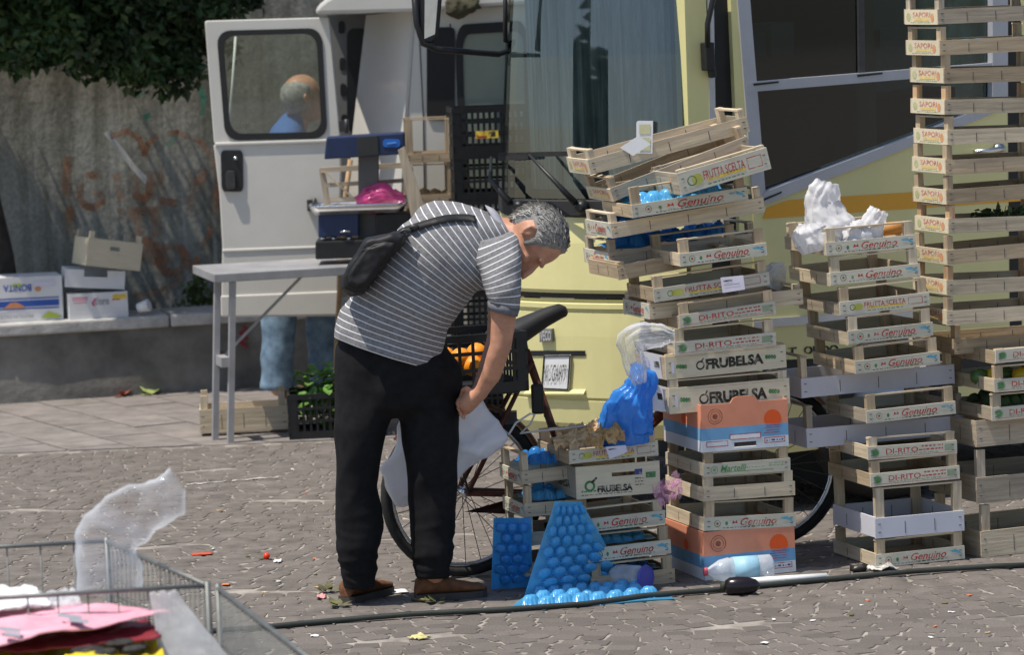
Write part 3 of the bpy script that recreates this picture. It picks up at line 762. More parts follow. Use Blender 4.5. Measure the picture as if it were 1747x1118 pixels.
# ================================================================ CRATES
WPAINT = mat('white printed board', (.6, .6, .66), .7, .06, 6, rnd=.05)
PRINT = mat('pale printed board', (.55, .52, .42), .72, .14, 5, stretch=(2, 8, 14), rnd=.1)
CREAM = mat('cream ply board', (.62, .55, .4), .7, .1, 5, stretch=(2, 8, 14), rnd=.07)
UX = (R_(90), 0, 0)
CACHE = {}
def cached(key, fn):
    if key not in CACHE: CACHE[key] = fn()
    return CACHE[key]
def flat(b, poly, mi=0, z=0.0):      # print outline in the XY plane
    b.add([(x, y, z) for x, y in poly], [list(range(len(poly)))], mi)
def disc(cx, cy, r, n=14, rx=None): return [(cx + (rx or r) * math.cos(2 * math.pi * i / n), cy + r * math.sin(2 * math.pi * i / n)) for i in range(n)]
def ringp(b, cx, cy, r, w, mi, n=16):
    for i in range(n):
        a, c = 2 * math.pi * i / n, 2 * math.pi * (i + 1) / n
        b.add([(cx + r * math.cos(a), cy + r * math.sin(a), 0), (cx + r * math.cos(c), cy + r * math.sin(c), 0), (cx + (r - w) * math.cos(c), cy + (r - w) * math.sin(c), 0), (cx + (r - w) * math.cos(a), cy + (r - w) * math.sin(a), 0)], [(0, 1, 2, 3)], mi)
def rect(x0, y0, x1, y1): return [(x0, y0), (x1, y0), (x1, y1), (x0, y1)]
def dashes(b, x0, x1, y, h, mi, rng, z=0.0002):
    x = x0
    while x < x1:
        w = rng.uniform(.004, .016); flat(b, rect(x, y, min(x + w, x1), y + h * rng.uniform(.6, 1)), mi, z); x += w + rng.uniform(.003, .007)
def printing(kind, w, h):
    kind = {'fruitred': 'script'}.get(kind, kind)
    """list of (name, mesh, dx, dy) laid on a board w by h"""
    def make():
        out = []; rng = random.Random(hash(kind) % 999); b = MB()
        if kind == 'script':
            ringp(b, -.36 * w, 0, .26 * h, .05 * h, 0); flat(b, disc(-.36 * w, 0, .1 * h), 1); flat(b, disc(-.26 * w, -.02 * h, .16 * h, rx=.015 * w), 0)
            flat(b, [(-.19 * w, .2 * h), (-.165 * w, .05 * h), (-.15 * w, .22 * h), (-.14 * w, -.05 * h), (-.17 * w, .0), (-.2 * w, -.08 * h)], 1)
            flat(b, [(.33 * w, .22 * h), (.4 * w, .32 * h), (.45 * w, .1 * h), (.475 * w, -.2 * h), (.435 * w, -.05 * h), (.4 * w, .08 * h), (.355 * w, .1 * h)], 2)
            dashes(b, -.3 * w, .25 * w, -.36 * h, .07 * h, 3, rng); dashes(b, -.05 * w, .3 * w, -.3 * h, .06 * h, 0, rng, .0004)
            out.append(('emblem', b.mesh('emblem', [GREEN, RED, SKYB, BLACKI]), 0, 0)); out.append(('lettering', text('Genuino', .4 * w, .56 * h, RED, shear=.35, bold=.012), .09 * w, .06 * h))
        elif kind == 'dirito':
            flat(b, disc(-.42 * w, .02 * h, .26 * h), 0); ringp(b, -.42 * w, .02 * h, .33 * h, .04 * h, 0); flat(b, rect(-.46 * w, -.36 * h, .47 * w, -.33 * h), 1); flat(b, rect(.36 * w, -.2 * h, .46 * w, .3 * h), 2)
            dashes(b, .1 * w, .34 * w, .22 * h, .14 * h, 1, rng); dashes(b, .07 * w, .34 * w, -.04 * h, .13 * h, 1, rng); dashes(b, -.3 * w, .3 * w, -.24 * h, .06 * h, 0, rng)
            out.append(('emblem', b.mesh('emblem', [GREEN, RED, mat('ink pale green', (.3, .36, .24), .7, .2, 20)]), 0, 0)); out.append(('lettering', text('DI-RITO', .36 * w, .4 * h, RED, bold=.008), -.12 * w, .06 * h))
        elif kind == 'frutta':
            flat(b, disc(-.3 * w, 0, .26 * h, rx=.06 * w), 0); ringp(b, -.36 * w, 0, .24 * h, .06 * h, 1); flat(b, rect(-.2 * w, -.22 * h, .22 * w, -.08 * h), 2); dashes(b, -.2 * w, .2 * w, -.38 * h, .07 * h, 1, rng)
            for y0 in (-.25, .25): flat(b, rect(.26 * w, y0 * h, .42 * w, y0 * h + .04 * h), 3)
            for x0 in (.26, .415): flat(b, rect(x0 * w, -.25 * h, (x0 + .006) * w, .27 * h), 3)
            out.append(('emblem', b.mesh('emblem', [mat('ink lime', (.45, .45, .1), .7, .2, 20), GREEN, YEL, RED]), 0, 0)); out.append(('lettering', text('FRUTTA SCELTA', .46 * w, .4 * h, RED, bold=.006), 0, .08 * h))
        elif kind == 'sapori':
            flat(b, disc(-.36 * w, 0, .28 * h, rx=.06 * w), 0); flat(b, disc(.33 * w, -.05 * h, .3 * h, rx=.05 * w), 1); flat(b, rect(-.2 * w, -.26 * h, .24 * w, -.06 * h), 2); dashes(b, -.3 * w, .3 * w, -.38 * h, .05 * h, 3, rng)
            out.append(('emblem', b.mesh('emblem', [mat('ink pale lime', (.45, .46, .24), .7, .2, 20), mat('ink pale orange', (.62, .3, .14), .7, .2, 20), mat('ink pale gold', (.66, .5, .2), .7, .2, 20), GREEN]), 0, 0)); out.append(('lettering', text('SAPORI', .5 * w, .34 * h, FADED, bold=.0), .02 * w, .16 * h))
        elif kind == 'frubelsa':
            for s_ in (-1, 1):
                for k in range(4): flat(b, disc(s_ * (.37 + .022 * k - .033) * w, (.03 - .01 * k) * h * s_ + .02 * h, .1 * h, 8, rx=.014 * w), 0, k * .0001)
            ringp(b, -.215 * w, -.02 * h, .2 * h, .07 * h, 1); flat(b, [(-.21 * w, .14 * h), (-.19 * w, .3 * h), (-.18 * w, .27 * h), (-.2 * w, .12 * h)], 1); flat(b, rect(-.455 * w, -.24 * h, -.43 * w, .22 * h), 2, .0002); flat(b, rect(-.3 * w, .42 * h, .46 * w, .43 * h), 3)
            out.append(('emblem', b.mesh('emblem', [GREEN, BLACKI, LILAC, BROWNI]), 0, 0)); out.append(('lettering', text('FRUBELSA', .48 * w, .46 * h, BLACKI, bold=.05), .07 * w, 0))
        elif kind == 'martelli':
            ringp(b, -.38 * w, 0, .3 * h, .05 * h, 0); flat(b, disc(-.38 * w, 0, .12 * h), 0); flat(b, rect(-.3 * w, -.26 * h, .3 * w, -.2 * h), 0); dashes(b, .25 * w, .45 * w, .2 * h, .07 * h, 0, rng); dashes(b, .25 * w, .45 * w, .02 * h, .07 * h, 0, rng); dashes(b, -.02 * w, .2 * w, .0, .05 * h, 0, rng)
            out.append(('emblem', b.mesh('emblem', [mat('ink soft green', (.2, .34, .16), .7, .2, 20)]), 0, 0)); out.append(('lettering', text('Martelli', .3 * w, .5 * h, mat('ink mid green', (.1, .3, .1), .7, .2, 20), shear=.3, bold=.015), -.16 * w, .06 * h))
        return out
    return cached(('print', kind, round(w, 2), round(h, 3)), make)
FADED = ink('faded red', (.5, .13, .1))
BOARD = {'script': PRINT, 'dirito': PRINT, 'frutta': PRINT, 'sapori': CREAM, 'frubelsa': CREAM, 'martelli': PRINT, 'fruitred': PRINT}
STAPLE = mat('staple wire', (.1, .085, .07), .6, .2, 10)
rs = random.Random(21)
def make_crate(root, w, d, h, bh, kind, ends, tone='pale', rail=True, white=False, ply=False):
    """open stacking crate: base centre at the root, boards low, corner posts to h; ends = axis whose faces carry the print"""
    t = .007; pw_, pt = .036, .024
    if tone == 'pale': tone = rs.choice(['pale', 'pale', 'pale', 'tan', 'old'])
    wx, wy, wz = wood('x', tone), wood('y', tone), wood('z', rs.choice([tone, tone, 'orange' if tone == 'pale' else tone, 'tan']))
    if white: wx = wy = WPAINT
    def sh(name, key, fn, mats, parent=root, loc=(0, 0, 0)):
        o = link(name, cached(key + (name,), lambda: fn().mesh(name, mats)), parent); o.location = loc; return o
    r = lambda x: round(x, 3)
    # boards across the front and back (along x), sides (along y)
    for s_ in (-1, 1):
        wob = rs.uniform(-.002, .002)
        fm = BOARD.get(kind, wx) if (ends == 'y' and kind) else wx
        def fb():
            b = MB().box((0, 0, bh / 2), (w, t, bh))
            if ends == 'x' or not kind:
                for k in range(2 + int(w > .45)): b.box(((k + 1) / (3 + int(w > .45)) * w - w / 2, 0, bh * .45), (.0025, t + .002, bh * .6), mi=1)
            for x_ in (-w / 2 + .018, w / 2 - .018):
                for z_ in (.3, .7): b.box((x_, 0, bh * z_), (.011, t + .002, .003), mi=1)
            return b
        fo = sh('end_board' if ends == 'y' else 'side_board', ('fb', r(w), r(bh), fm.name, bool(kind) and ends == 'y'), fb, [fm, STAPLE], loc=(0, s_ * (d / 2 - t / 2), .002 + wob))
        fo.rotation_euler = (rs.uniform(-.03, .03), rs.uniform(-.008, .008), 0)
        sm_ = BOARD.get(kind, wy) if (ends == 'x' and kind) else wy
        def sb():
            b = MB().box((0, 0, bh / 2), (t, d - 2 * t - .001, bh))
            if ends == 'y' or not kind:
                for k in range(2): b.box((0, (k + 1) / 3 * d - d / 2, bh * .45), (t + .002, .0025, bh * .6), mi=1)
            return b
        so_ = sh('end_board' if ends == 'x' else 'side_board', ('sb', r(d), r(bh), sm_.name, bool(kind) and ends == 'x'), sb, [sm_, STAPLE], loc=(s_ * (w / 2 - t / 2), 0, .002 - wob))
        if kind and s_ == -1:
            if ends == 'y':
                for nm, me, dx, dy in printing(kind, w, bh):
                    o = link(nm, me, fo); o.location = (dx, -t / 2 - (.0012 if nm == 'lettering' else .0008), bh / 2 + dy); o.rotation_euler = UX
            else:
                for nm, me, dx, dy in printing(kind, d, bh):
                    o = link(nm, me, so_); o.location = (-t / 2 - (.0012 if nm == 'lettering' else .0008), -dx, bh / 2 + dy); o.rotation_euler = (R_(90), 0, R_(-90))
        for q in (-1, 1):
            def pf():
                x = pw_ / 2; y = pt / 2
                return MB().box((0, 0, (h - .003) / 2), (pw_, pt, h - .003))
            a, c = (pw_, pt) if ends == 'y' else (pt, pw_)
            o = sh('corner_post', ('post', r(h), wz.name, ends), lambda: MB().box((0, 0, (h - .003) / 2), (a, c, h - .003)), [wz], loc=(q * (w / 2 - t - a / 2), s_ * (d / 2 - t - c / 2), .0015))
            o.rotation_euler = (rs.uniform(-.01, .01), rs.uniform(-.015, .015), 0)
        if rail:
            if ends == 'y': sh('top_rail', ('rail', r(w)), lambda: MB().box((0, 0, 0), (w - .01, .022, .006)), [wood('x', tone)], loc=(0, s_ * (d / 2 - .02), h - .006))
            else: sh('top_rail', ('raily', r(d)), lambda: MB().box((0, 0, 0), (.022, d - .01, .006)), [wood('y', tone)], loc=(s_ * (w / 2 - .02), 0, h - .006))
    n = 3
    for k in range(n):
        y_ = (k + .5) / n * (d - .02) - (d - .02) / 2
        sh('bottom_slat', ('slat', r(w), r(d)), lambda: MB().box((0, 0, 0), (w - .02, (d - .02) / n - .022, .004)), [wood('x', 'tan')], loc=(0, y_, .0045))
ORD = ['lowest', 'second lowest', 'third from bottom', 'fourth from bottom', 'fifth from bottom', 'sixth from bottom', 'seventh from bottom', 'eighth from bottom', 'ninth from bottom', 'tenth from bottom', 'eleventh from bottom', 'twelfth from bottom', '13th from bottom', '14th from bottom', '15th from bottom', '16th from bottom', '17th from bottom', '18th from bottom', '19th from bottom']
KIND = {'script': 'red script lettering', 'dirito': 'red capital lettering', 'frutta': 'red block lettering', 'sapori': 'small red and yellow label', 'frubelsa': 'bold black lettering', 'martelli': 'green lettering', 'fruitred': 'a red end label', None: 'plain boards'}
CR = {}
def put_crate(key, p1, p2, Y, yaw, h, bh, d, kind=None, ends='y', label=None, group=None, w=None, name='wooden_crate', maker=None, **kw):
    """p1, p2: photo pixels of the lower front corners; width and tilt follow from them"""
    yaw = R_(yaw); a = P(*p1, Y)
    if p2 is None: tilt = kw.pop('tilt', 0.0)
    else:
        w0 = w or .4; 
        for _ in range(4):
            b_ = P(*p2, Y + w0 * math.sin(yaw)); w0 = (b_ - a).length
        tilt = math.asin(max(-.9, min(.9, (b_ - a).z / (b_ - a).length)))
        w = w or round(w0 / .02) * .02
    Rm = Matrix.Rotation(yaw, 3, 'Z') @ Matrix.Rotation(-tilt, 3, 'Y')
    pitch = kw.pop('pitch', 0.0)
    if pitch: Rm = Rm @ Matrix.Rotation(R_(pitch), 3, 'X')
    loc = a + Rm @ V((w / 2, d / 2, 0))
    root = thing(name, label, 'crate' if name != 'fruit_carton' else 'carton', loc, group)
    root.rotation_euler = Rm.to_euler()
    if maker: maker(root, w, d, h, **kw)
    else: make_crate(root, w, d, h, bh, kind, ends, **kw)
    CR[key] = (root, w, d, h, bh, Rm)
    return root
def stack(tag_, rows, Y, yaw, where, group):
    for i, r_ in enumerate(rows):
        key, p1, p2, h, bh, d, kind, ends = r_[:8]; kw = dict(r_[8]) if len(r_) > 8 else {}
        what = kw.pop('what', None) or ('wooden crate with ' + KIND[kind])
        put_crate(key, p1, p2, kw.pop('Y', Y), kw.pop('yaw', yaw), h, bh, d, kind, ends, label=f'{what}, {ORD[i]} {where}', group=group, **kw)
# fruit cartons printed with a sun over the sea
OC, BC, WC = mat('carton orange', (.7, .27, .16), .7, .1, 6), mat('carton blue', (.16, .36, .58), .7, .25, 4), mat('carton white', (.62, .66, .7), .7, .1, 4)
SUNC = mat('carton sun', (.75, .1, .015), .7, .05, 6)
def make_carton(root, w, d, h, upside=False):
    b = MB(); t = .006; hz = [0, h * .24, h * .5, h]
    hw, h0, h1 = w * .13, h * .05, h * .16
    def band(z): return 2 if z < .24 * h else 1 if z < .5 * h else 0
    # front with a hand hole near the bottom, made of strips; back, sides
    for x0, x1, z0, z1 in ((-w / 2, w / 2, 0, h0), (-w / 2, -hw, h0, h1), (hw, w / 2, h0, h1), (-w / 2, w / 2, h1, hz[1]), (-w / 2, w / 2, hz[1], hz[2]), (-w / 2, w / 2, hz[2], h)):
        b.box(((x0 + x1) / 2, -d / 2 + t / 2, (z0 + z1) / 2), (x1 - x0, t, z1 - z0), mi=band((z0 + z1) / 2))
    fr_ = b.mesh('front_panel', [OC, BC, WC]); fo = link('front_panel', fr_, root)
    tabp = [(-w * .16, h), (w * .16, h), (w * .13, h + .018), (w * .08, h + .024), (-w * .08, h + .024), (-w * .13, h + .018)]
    link('top_tab', MB().prism([V((x, -d / 2, z)) for x, z in tabp], V((0, t, 0))).mesh('top_tab', OC), fo)
    for s_ in (-1, 1):
        b = MB()
        for z0, z1 in zip(hz, hz[1:]): b.box((s_ * (w / 2 - t / 2), 0, (z0 + z1) / 2), (t, d - 2 * t - .001, z1 - z0), mi=band((z0 + z1) / 2))
        link('side_panel', b.mesh('side_panel', [OC, BC, WC]), root)
    link('back_panel', MB().box((0, d / 2 - t / 2, h / 2), (w, t, h)).mesh('back_panel', OC), root)
    link('bottom_panel', MB().box((0, 0, .003), (w - .013, d - .013, .006)).mesh('bottom_panel', WC), root)
    b = MB(); flat(b, [(w * .32 + .2 * w / 2 * math.cos(R_(a_)), .49 * h + .2 * w / 2 * math.sin(R_(a_)) + .12 * w / 2) for a_ in range(-35, 216, 12)], 0)
    for k in range(4): flat(b, rect(w * .32 - .08 * w - .02 * w * (k % 2), (.46 - .05 * k) * h, w * .32 + .08 * w, (.475 - .05 * k) * h), 1)
    ringp(b, -w * .34, .74 * h, .085 * w, .008 * w, 2, 20); ringp(b, -w * .34, .74 * h, .06 * w, .006 * w, 2, 20); flat(b, disc(-w * .34, .74 * h, .03 * w, 8), 2)
    def box_(x0, y0, x1, y1): 
        for q in (rect(x0, y0, x1, y0 + .003), rect(x0, y1 - .003, x1, y1), rect(x0, y0, x0 + .003, y1), rect(x1 - .003, y0, x1, y1)): flat(b, q, 1, .0002)
    box_(-.45 * w, .1 * h, -.2 * w, .22 * h); box_(.22 * w, .1 * h, .46 * w, .22 * h); box_(-.18 * w, .22 * h, .18 * w, .34 * h); flat(b, rect(-.175 * w, .235 * h, .175 * w, .325 * h), 3, .0001)
    dashes(b, .24 * w, .44 * w, .14 * h, .04 * h, 4, random.Random(4))
    o = link('print', b.mesh('print', [SUNC, RED, BROWNI, WHITEI, NAVY]), fo); o.location = (0, -d / 2 - .001, 0); o.rotation_euler = UX
    b = MB(); flat(b, disc(.05 * d, .62 * h, .12 * h, rx=.06 * d), 0)
    o = link('print', b.mesh('print', SUNC), root); o.location = (-w / 2 - .001, 0, 0); o.rotation_euler = (R_(90), 0, R_(-90))

FB = 'in stack with tilted crates'
GA = 'crates in the leaning stack'
stack('A', [
    ('A0', (1203, 992), (1355, 976), .19, 0, .42, None, 'y', dict(name='fruit_carton', maker=make_carton, what='orange and blue sun carton')),
    ('A1', (1202, 908), (1354, 900), .118, .052, .42, 'script', 'y'),
    ('A2', (1201, 858), (1356, 846), .1, .055, .42, None, 'y'),
    ('A3', (1201, 815), (1350, 804), .098, .05, .42, 'martelli', 'y'),
    ('A4', (1198, 773), (1349, 761), .184, 0, .42, None, 'y', dict(name='fruit_carton', maker=make_carton, what='orange and blue sun carton')),
    ('A5', (1143, 708), (1347, 690), .135, .1, .34, 'frubelsa', 'y', dict(tone='pale')),
    ('A6', (1137, 650), (1339, 628), .1, .09, .34, 'frubelsa', 'y', dict(rail=False)),
    ('A7', (1152, 608), (1325, 589), .105, .052, .4, 'dirito', 'y'),
    ('A8', (1161, 562), (1327, 537), .1, .05, .4, 'dirito', 'y'),
    ('A8b', (1109, 546), (1370, 521), .085, .06, .3, 'fruitred', 'x', dict(Y=14.16)),
    ('A9', (1117, 516), (1315, 487), .1, .052, .3, 'frutta', 'y', dict(Y=14.1)),
    ('A10b', (1056, 478), (1240, 446), .07, .058, .34, None, 'x', dict(Y=14.22, tone='tan')),
    ('A10', (1161, 456), (1307, 436), .108, .05, .34, 'script', 'y', dict(Y=14.1)),
    ('A11', (1041, 457), (1290, 424), .11, .058, .3, 'fruitred', 'x', dict(Y=14.34)),
    ('A12', (1045, 408), (1301, 361), .1, .058, .3, 'fruitred', 'x', dict(Y=14.2)),
    ('A13', (1080, 373), (1279, 341), .12, .05, .34, 'script', 'y', dict(Y=14.12)),
    ('A14', (1164, 334), (1316, 288), .1, .085, .3, 'frutta', 'y', dict(Y=14.1)),
    ('A15', (1049, 345), (1283, 252), .1, .052, .3, 'sapori', 'x', dict(Y=14.28, tone='old')),
    ('A16', (1009, 299), (1282, 225), .1, .06, .26, 'sapori', 'x', dict(Y=14.3)),
], 14.11, 18, FB, GA)
stack('B', [
    ('B0', (1495, 970), (1649, 954), .112, .052, .42, 'script', 'y'),
    ('B1', (1494, 920), (1646, 906), .2, .08, .42, None, 'y', dict(white=True, what='tall white board crate')),
    ('B2', (1486, 833), (1640, 817), .105, .052, .42, 'dirito', 'y'),
    ('B3', (1481, 786), (1634, 774), .09, .052, .42, 'dirito', 'y'),
    ('B4', (1377, 766), (1642, 743), .17, .077, .36, None, 'x', dict(white=True, Y=14.42, what='long white board crate')),
    ('B5', (1479, 723), (1628, 707), .112, .05, .4, 'script', 'y'),
    ('B6', (1368, 681), (1631, 655), .17, .077, .36, None, 'x', dict(white=True, Y=14.42, what='long white board crate')),
    ('B7', (1460, 639), (1606, 621), .108, .05, .42, 'script', 'y'),
    ('B8', (1448, 590), (1596, 573), .112, .052, .42, 'script', 'y'),
    ('B9', (1434, 540), (1588, 522), .112, .052, .42, 'frutta', 'y'),
    ('B10', (1418, 489), (1570, 473), .115, .05, .42, 'script', 'y'),
    ('B11', (1410, 437), (1563, 423), .108, .05, .42, 'script', 'y'),
], 14.25, 18, 'in stack topped with white bags', 'crates in the stack with white bags')
crow = []
for i, (x, y, xr, yr, h) in enumerate([(1675, 953, 1747, 945, .21), (1667, 860, 1747, 852, .213), (1667, 765, 1747, 757, .1)]):
    crow.append((f'D{i}', (x, y), (xr, yr), h, .104, .42, None, 'y', dict(w=.58, rail=False, what='large plain wooden crate', Y=14.4)))
for i, (x, y) in enumerate([(1693, 719), (1697, 671), (1699, 622)]):
    crow.append((f'E{i}', (x, y), (x + 90, y - 8), .108 if i < 2 else .06, .052, .4, 'dirito', 'y', dict(w=.38, Y=14.36)))
crow.append(('E3', (1628, 606), (1747, 598), .118, .062, .34, None, 'x', dict(w=.58, Y=14.5)))
for i, (x, y, yr) in enumerate([(1616, 556, 547), (1616, 504, 498), (1617, 453, 440), (1619, 400, 394), (1616, 350, 340), (1614, 298, 292), (1617, 248, 243), (1612, 196, 193), (1611, 143, 139), (1604, 95, 88.5), (1601, 42, 36), (1599, -9, -15)]):
    crow.append((f'C{i}', (x, y), (1747, yr), .114, .058, .3, 'sapori', 'x', dict(w=.5, rail=i % 3 == 0)))
stack('C', crow, 14.38, 20, 'in tallest tower, right edge', 'crates in the tall tower')
stack('R', [
    ('R0', (1010, 1012), (1156, 995), .11, .055, .4, None, 'y', dict(tone='tan')),
    ('R1', (1003, 962), (1144, 946), .112, .054, .4, 'script', 'y', dict(Y=14.01)),
    ('R2', (985, 913), (1135, 895), .1, .052, .4, 'script', 'y', dict(Y=14.01)),
], 14.0, 17, 'in low stack behind blue tray', 'crates in the low stack')
def make_box_crate(root, w, d, h):
    t = .006
    fm = MB()
    hw, z0, z1 = .055, h * .62, h * .74
    for x0, x1, a_, b_ in ((-w / 2, w / 2, 0, z0), (-w / 2, -hw + .03, z0, z1), (hw + .03, w / 2, z0, z1), (-w / 2, w / 2, z1, h)):
        fm.box(((x0 + x1) / 2, -d / 2 + t / 2, (a_ + b_) / 2), (x1 - x0, t, b_ - a_))
    fo = link('front_panel', fm.mesh('front_panel', CREAM), root)
    for s_ in (-1, 1):
        so_ = link('side_panel', MB().box((s_ * (w / 2 - t / 2), 0, h / 2), (t, d - 2 * t - .001, h * .96)).mesh('side_panel', mat('shaded ply', (.3, .29, .24), .7, .15, 6)), root)  # sides coloured darker, shade from the bending man put into the ply
        if s_ < 0:
            o = link('lettering', text('FRUBELSA', .2, .03, BLACKI, bold=.02), so_); o.location = (-w / 2 - .001, 0, h * .4); o.rotation_euler = (R_(90), 0, R_(-90))
        for q in (-1, 1): link('corner_post', MB().box((s_ * (w / 2 - .018), q * (d / 2 - .018), h / 2), (.022, .022, h * .98)).mesh('corner_post', wood('z', 'tan')), root)
    link('back_panel', MB().box((0, d / 2 - t / 2, h / 2), (w, t, h)).mesh('back_panel', CREAM), root)
    link('bottom_panel', MB().box((0, 0, .004), (w - .014, d - .014, .006)).mesh('bottom_panel', CREAM), root)
    b = MB(); ringp(b, -w * .34, h * .38, .022, .009, 0); flat(b, [(-w * .33, h * .5), (-w * .26, h * .66), (-w * .25, h * .6), (-w * .3, h * .46)], 1); flat(b, rect(.2 * w, .62 * h, .29 * w, .8 * h), 2); flat(b, rect(.33 * w, .5 * h, .45 * w, .68 * h), 0)
    for k in range(3): dashes(b, .2 * w, .3 * w, (.3 + .1 * k) * h, .03 * h, 1, random.Random(k))
    dashes(b, -.44 * w, -.24 * w, .2 * h, .06 * h, 0, random.Random(8)); dashes(b, -.44 * w, .16 * w, .1 * h, .03 * h, 1, random.Random(9))
    o = link('emblem', b.mesh('emblem', [GREEN, BLACKI, NAVY]), fo); o.location = (0, -d / 2 - .001, 0); o.rotation_euler = UX
    o = link('lettering', text('FRUBELSA', .42 * w, .22 * h, BLACKI, bold=.05), fo); o.location = (-.04 * w, -d / 2 - .0012, h * .26); o.rotation_euler = UX
put_crate('R3', (984, 853), (1129, 841), 14.01, 17, .125, 0, .36, label='closed cream wooden box with black lettering and hand hole in low stack', group='crates in the low stack', maker=make_box_crate)
put_crate('R4', (972, 794), (1121, 779), 14.0, 17, .1, .052, .4, 'frutta', 'y', label='crate holding brown paper and a blue bag on top of low stack', group='crates in the low stack')
for i, (p1, p2, h) in enumerate([((897, 985), (1000, 975), .12), ((898, 934), (1000, 925), .115), ((896, 885), (1000, 876), .125), ((891, 829), (975, 819), .125)]):
    put_crate(f'S{i}', p1, p2, 14.06, 17, h, .052, .29, 'fruitred', 'x', label=f'narrow crate with a red end label, {ORD[i]} beside bicycle wheel', group='narrow crates beside the bicycle', w=.25)

# ================================================================ MARKET TABLE AND WHAT STANDS ON IT
TZ = .88
T0 = G(365, 468, TZ); T0.z = 0
TU = V((.969, .247, 0)); TV_ = V((-.247, .969, 0)); TL, TW = 1.3, .66
table = thing('market_table', 'narrow folding aluminium market table carrying a weighing scale', 'table', T0)
b = MB()
def tb(u, v, z): return T0 + TU * u + TV_ * v + V((0, 0, z))
b.prism([tb(0, 0, TZ - .045), tb(TL, 0, TZ - .045), tb(TL, TW, TZ - .045), tb(0, TW, TZ - .045)], V((0, 0, .045)))
ALT = mat('worn table aluminium', (.36, .36, .37), .5, .2, 5, metal=.35)
b.build('table_top', ALT, table, bevel=.004)
for u0, u1, v in ((.1, .05, .03), (.05, .0, .2), (1.2, 1.25, .03), (1.22, 1.27, .5)):
    MB().bar(tb(u0, v, TZ - .046), tb(u1, v, .0), .045, .03, up=TU).build('leg', ALT, table)
MB().bar(tb(.02, .115, .42), tb(.065, .115, .42), .2, .05, up=V((0, 0, 1))).build('leg_brace', ALT, table)
MB().bar(tb(.05, .2, .42), tb(.5, .2, TZ - .05), .02, .012).build('diagonal_strut', ALT, table)
MB().bar(tb(1.2, .3, .5), tb(.85, .3, TZ - .05), .02, .012).build('diagonal_strut', ALT, table)
YS = 19.18
NAVYP = mat('navy scale paint', (.016, .03, .085), .45, .15, 10); GREYP = mat('grey scale paint', (.1, .1, .1), .5, .1, 10)
SCZ = V((0, 0, TZ))
scale = thing('weighing_scale', 'navy and grey market weighing scale with a display head on a post', 'scale', P(600, 440, YS))
def pbox(x0, y0, x1, y1, Y, dep): return [P(x0, y0, Y), P(x1, y0 - (x1 - x0) * .035, Y), P(x1, y1 - (x1 - x0) * .035, Y), P(x0, y1, Y)], V((0, dep, 0))
def pb(b, *a, mi=0):
    q, o = pbox(*a); return b.prism(q, o, mi)
pb(MB(), 538, 412, 668, 443, YS, .3).build('base', BLACKP, scale, bevel=.008)
pb(MB(), 543, 366, 612, 405, YS + .02, .24).build('weigh_block', NAVYP, scale, bevel=.006)
pb(MB(), 640, 366, 700, 410, YS + .02, .24).build('weigh_block', BLACKP, scale, bevel=.006)
for x in (552, 570, 596): MB().lathe([(.012, 0), (.016, .01), (.016, .025), (.01, .03)], 10, M=Matrix.Translation(P(x, 412, YS + .06))).build('foot', CHROME, scale)
MB().tube([P(580, 399, YS + .0), P(582, 395, YS - .01), P(596, 394, YS - .01), P(598, 398, YS)], .004, 6).build('carry_handle', CHROME, scale)
pb(MB(), 611, 262, 646, 414, YS + .1, .06).build('post', GREYP, scale, bevel=.006)
hd = MB().prism([P(x, y, YS + .04) for x, y in ((557, 234), (690, 226), (691, 263), (553, 272))], V((0, .13, 0))).build('display_head', NAVYP, scale, bevel=.008)
MB().prism([P(x, y, YS + .034) for x, y in ((609, 234), (645, 231), (646, 264), (610, 267))], V((0, .006, 0))).build('display_window', mat('dark display', (.03, .032, .035), .2, .1, 5), hd, bevel=.002)
MB().prism([P(x, y, YS + .036) for x, y in rrect(653, 237, 683, 251, 6)], V((0, .004, 0))).build('maker_badge', mat('badge blue', (.02, .13, .5), .4, .05, 5), hd)
MB().bar(P(660, 245, YS + .034), P(676, 243, YS + .034), .003, .006).build('badge_mark', mat('badge pale blue', (.15, .4, .8), .4, .05, 5), hd)
pan = MB(); pc = P(612, 350, YS + .14)
def panring(s_, z_): return [pc + V((x * s_, y * s_ * 1, z_)) for x, y in rrect(-.26, -.15, .26, .15, .05)]
pan.rings([panring(.86, -.03), panring(.9, -.035), panring(.97, .0), panring(1, .012), panring(.985, .013), panring(.95, .0), panring(.86, -.025)], smooth=True)
pan.build('steel_pan', CHROME, scale)
# pale rack behind the scale
YR = 19.4
rack = thing('wooden_rack', 'pale slatted wooden rack standing behind the weighing scale', 'rack', P(620, 430, YR))
for (xa, ya), (xb, yb), w_ in (((547, 290), (704, 281), .028), ((556, 316), (702, 307), .022), ((563, 341), (702, 335), .022)):
    MB().bar(P(xa, ya, YR), P(xb, yb, YR), .018, w_).build('slat', wood('x', 'old'), rack)
for xa, xb in ((549, 572), (700, 704)): MB().bar(P(xa, 287, YR + .02), P(xb, 428, YR + .02), .03, .02, up=V((0, 1, 0))).build('upright', wood('z', 'old'), rack)
MB().bar(P(555, 294, YR - .02), P(610, 345, YR - .02), .01, .01).build('diagonal_rod', wood('z', 'pale'), rack)
pl_ = MB().prism([P(x, y, 19.1) for x, y in ((679, 256), (690, 250), (724, 352), (742, 425), (715, 428), (697, 350))], V((0, .03, 0))).build('plank', wood('z', 'old'))
tag(pl_, 'weathered plank leaning behind the weighing scale', 'plank')
tag(MB().tube([P(598, 272, 19.7), P(590, 330, 19.7), P(578, 520, 19.6), P(574, 600, 19.55), G(572, 738)], .014, 8).build('broom_handle', wood('z', 'orange')), 'thin round wooden pole standing behind the scale', 'pole')

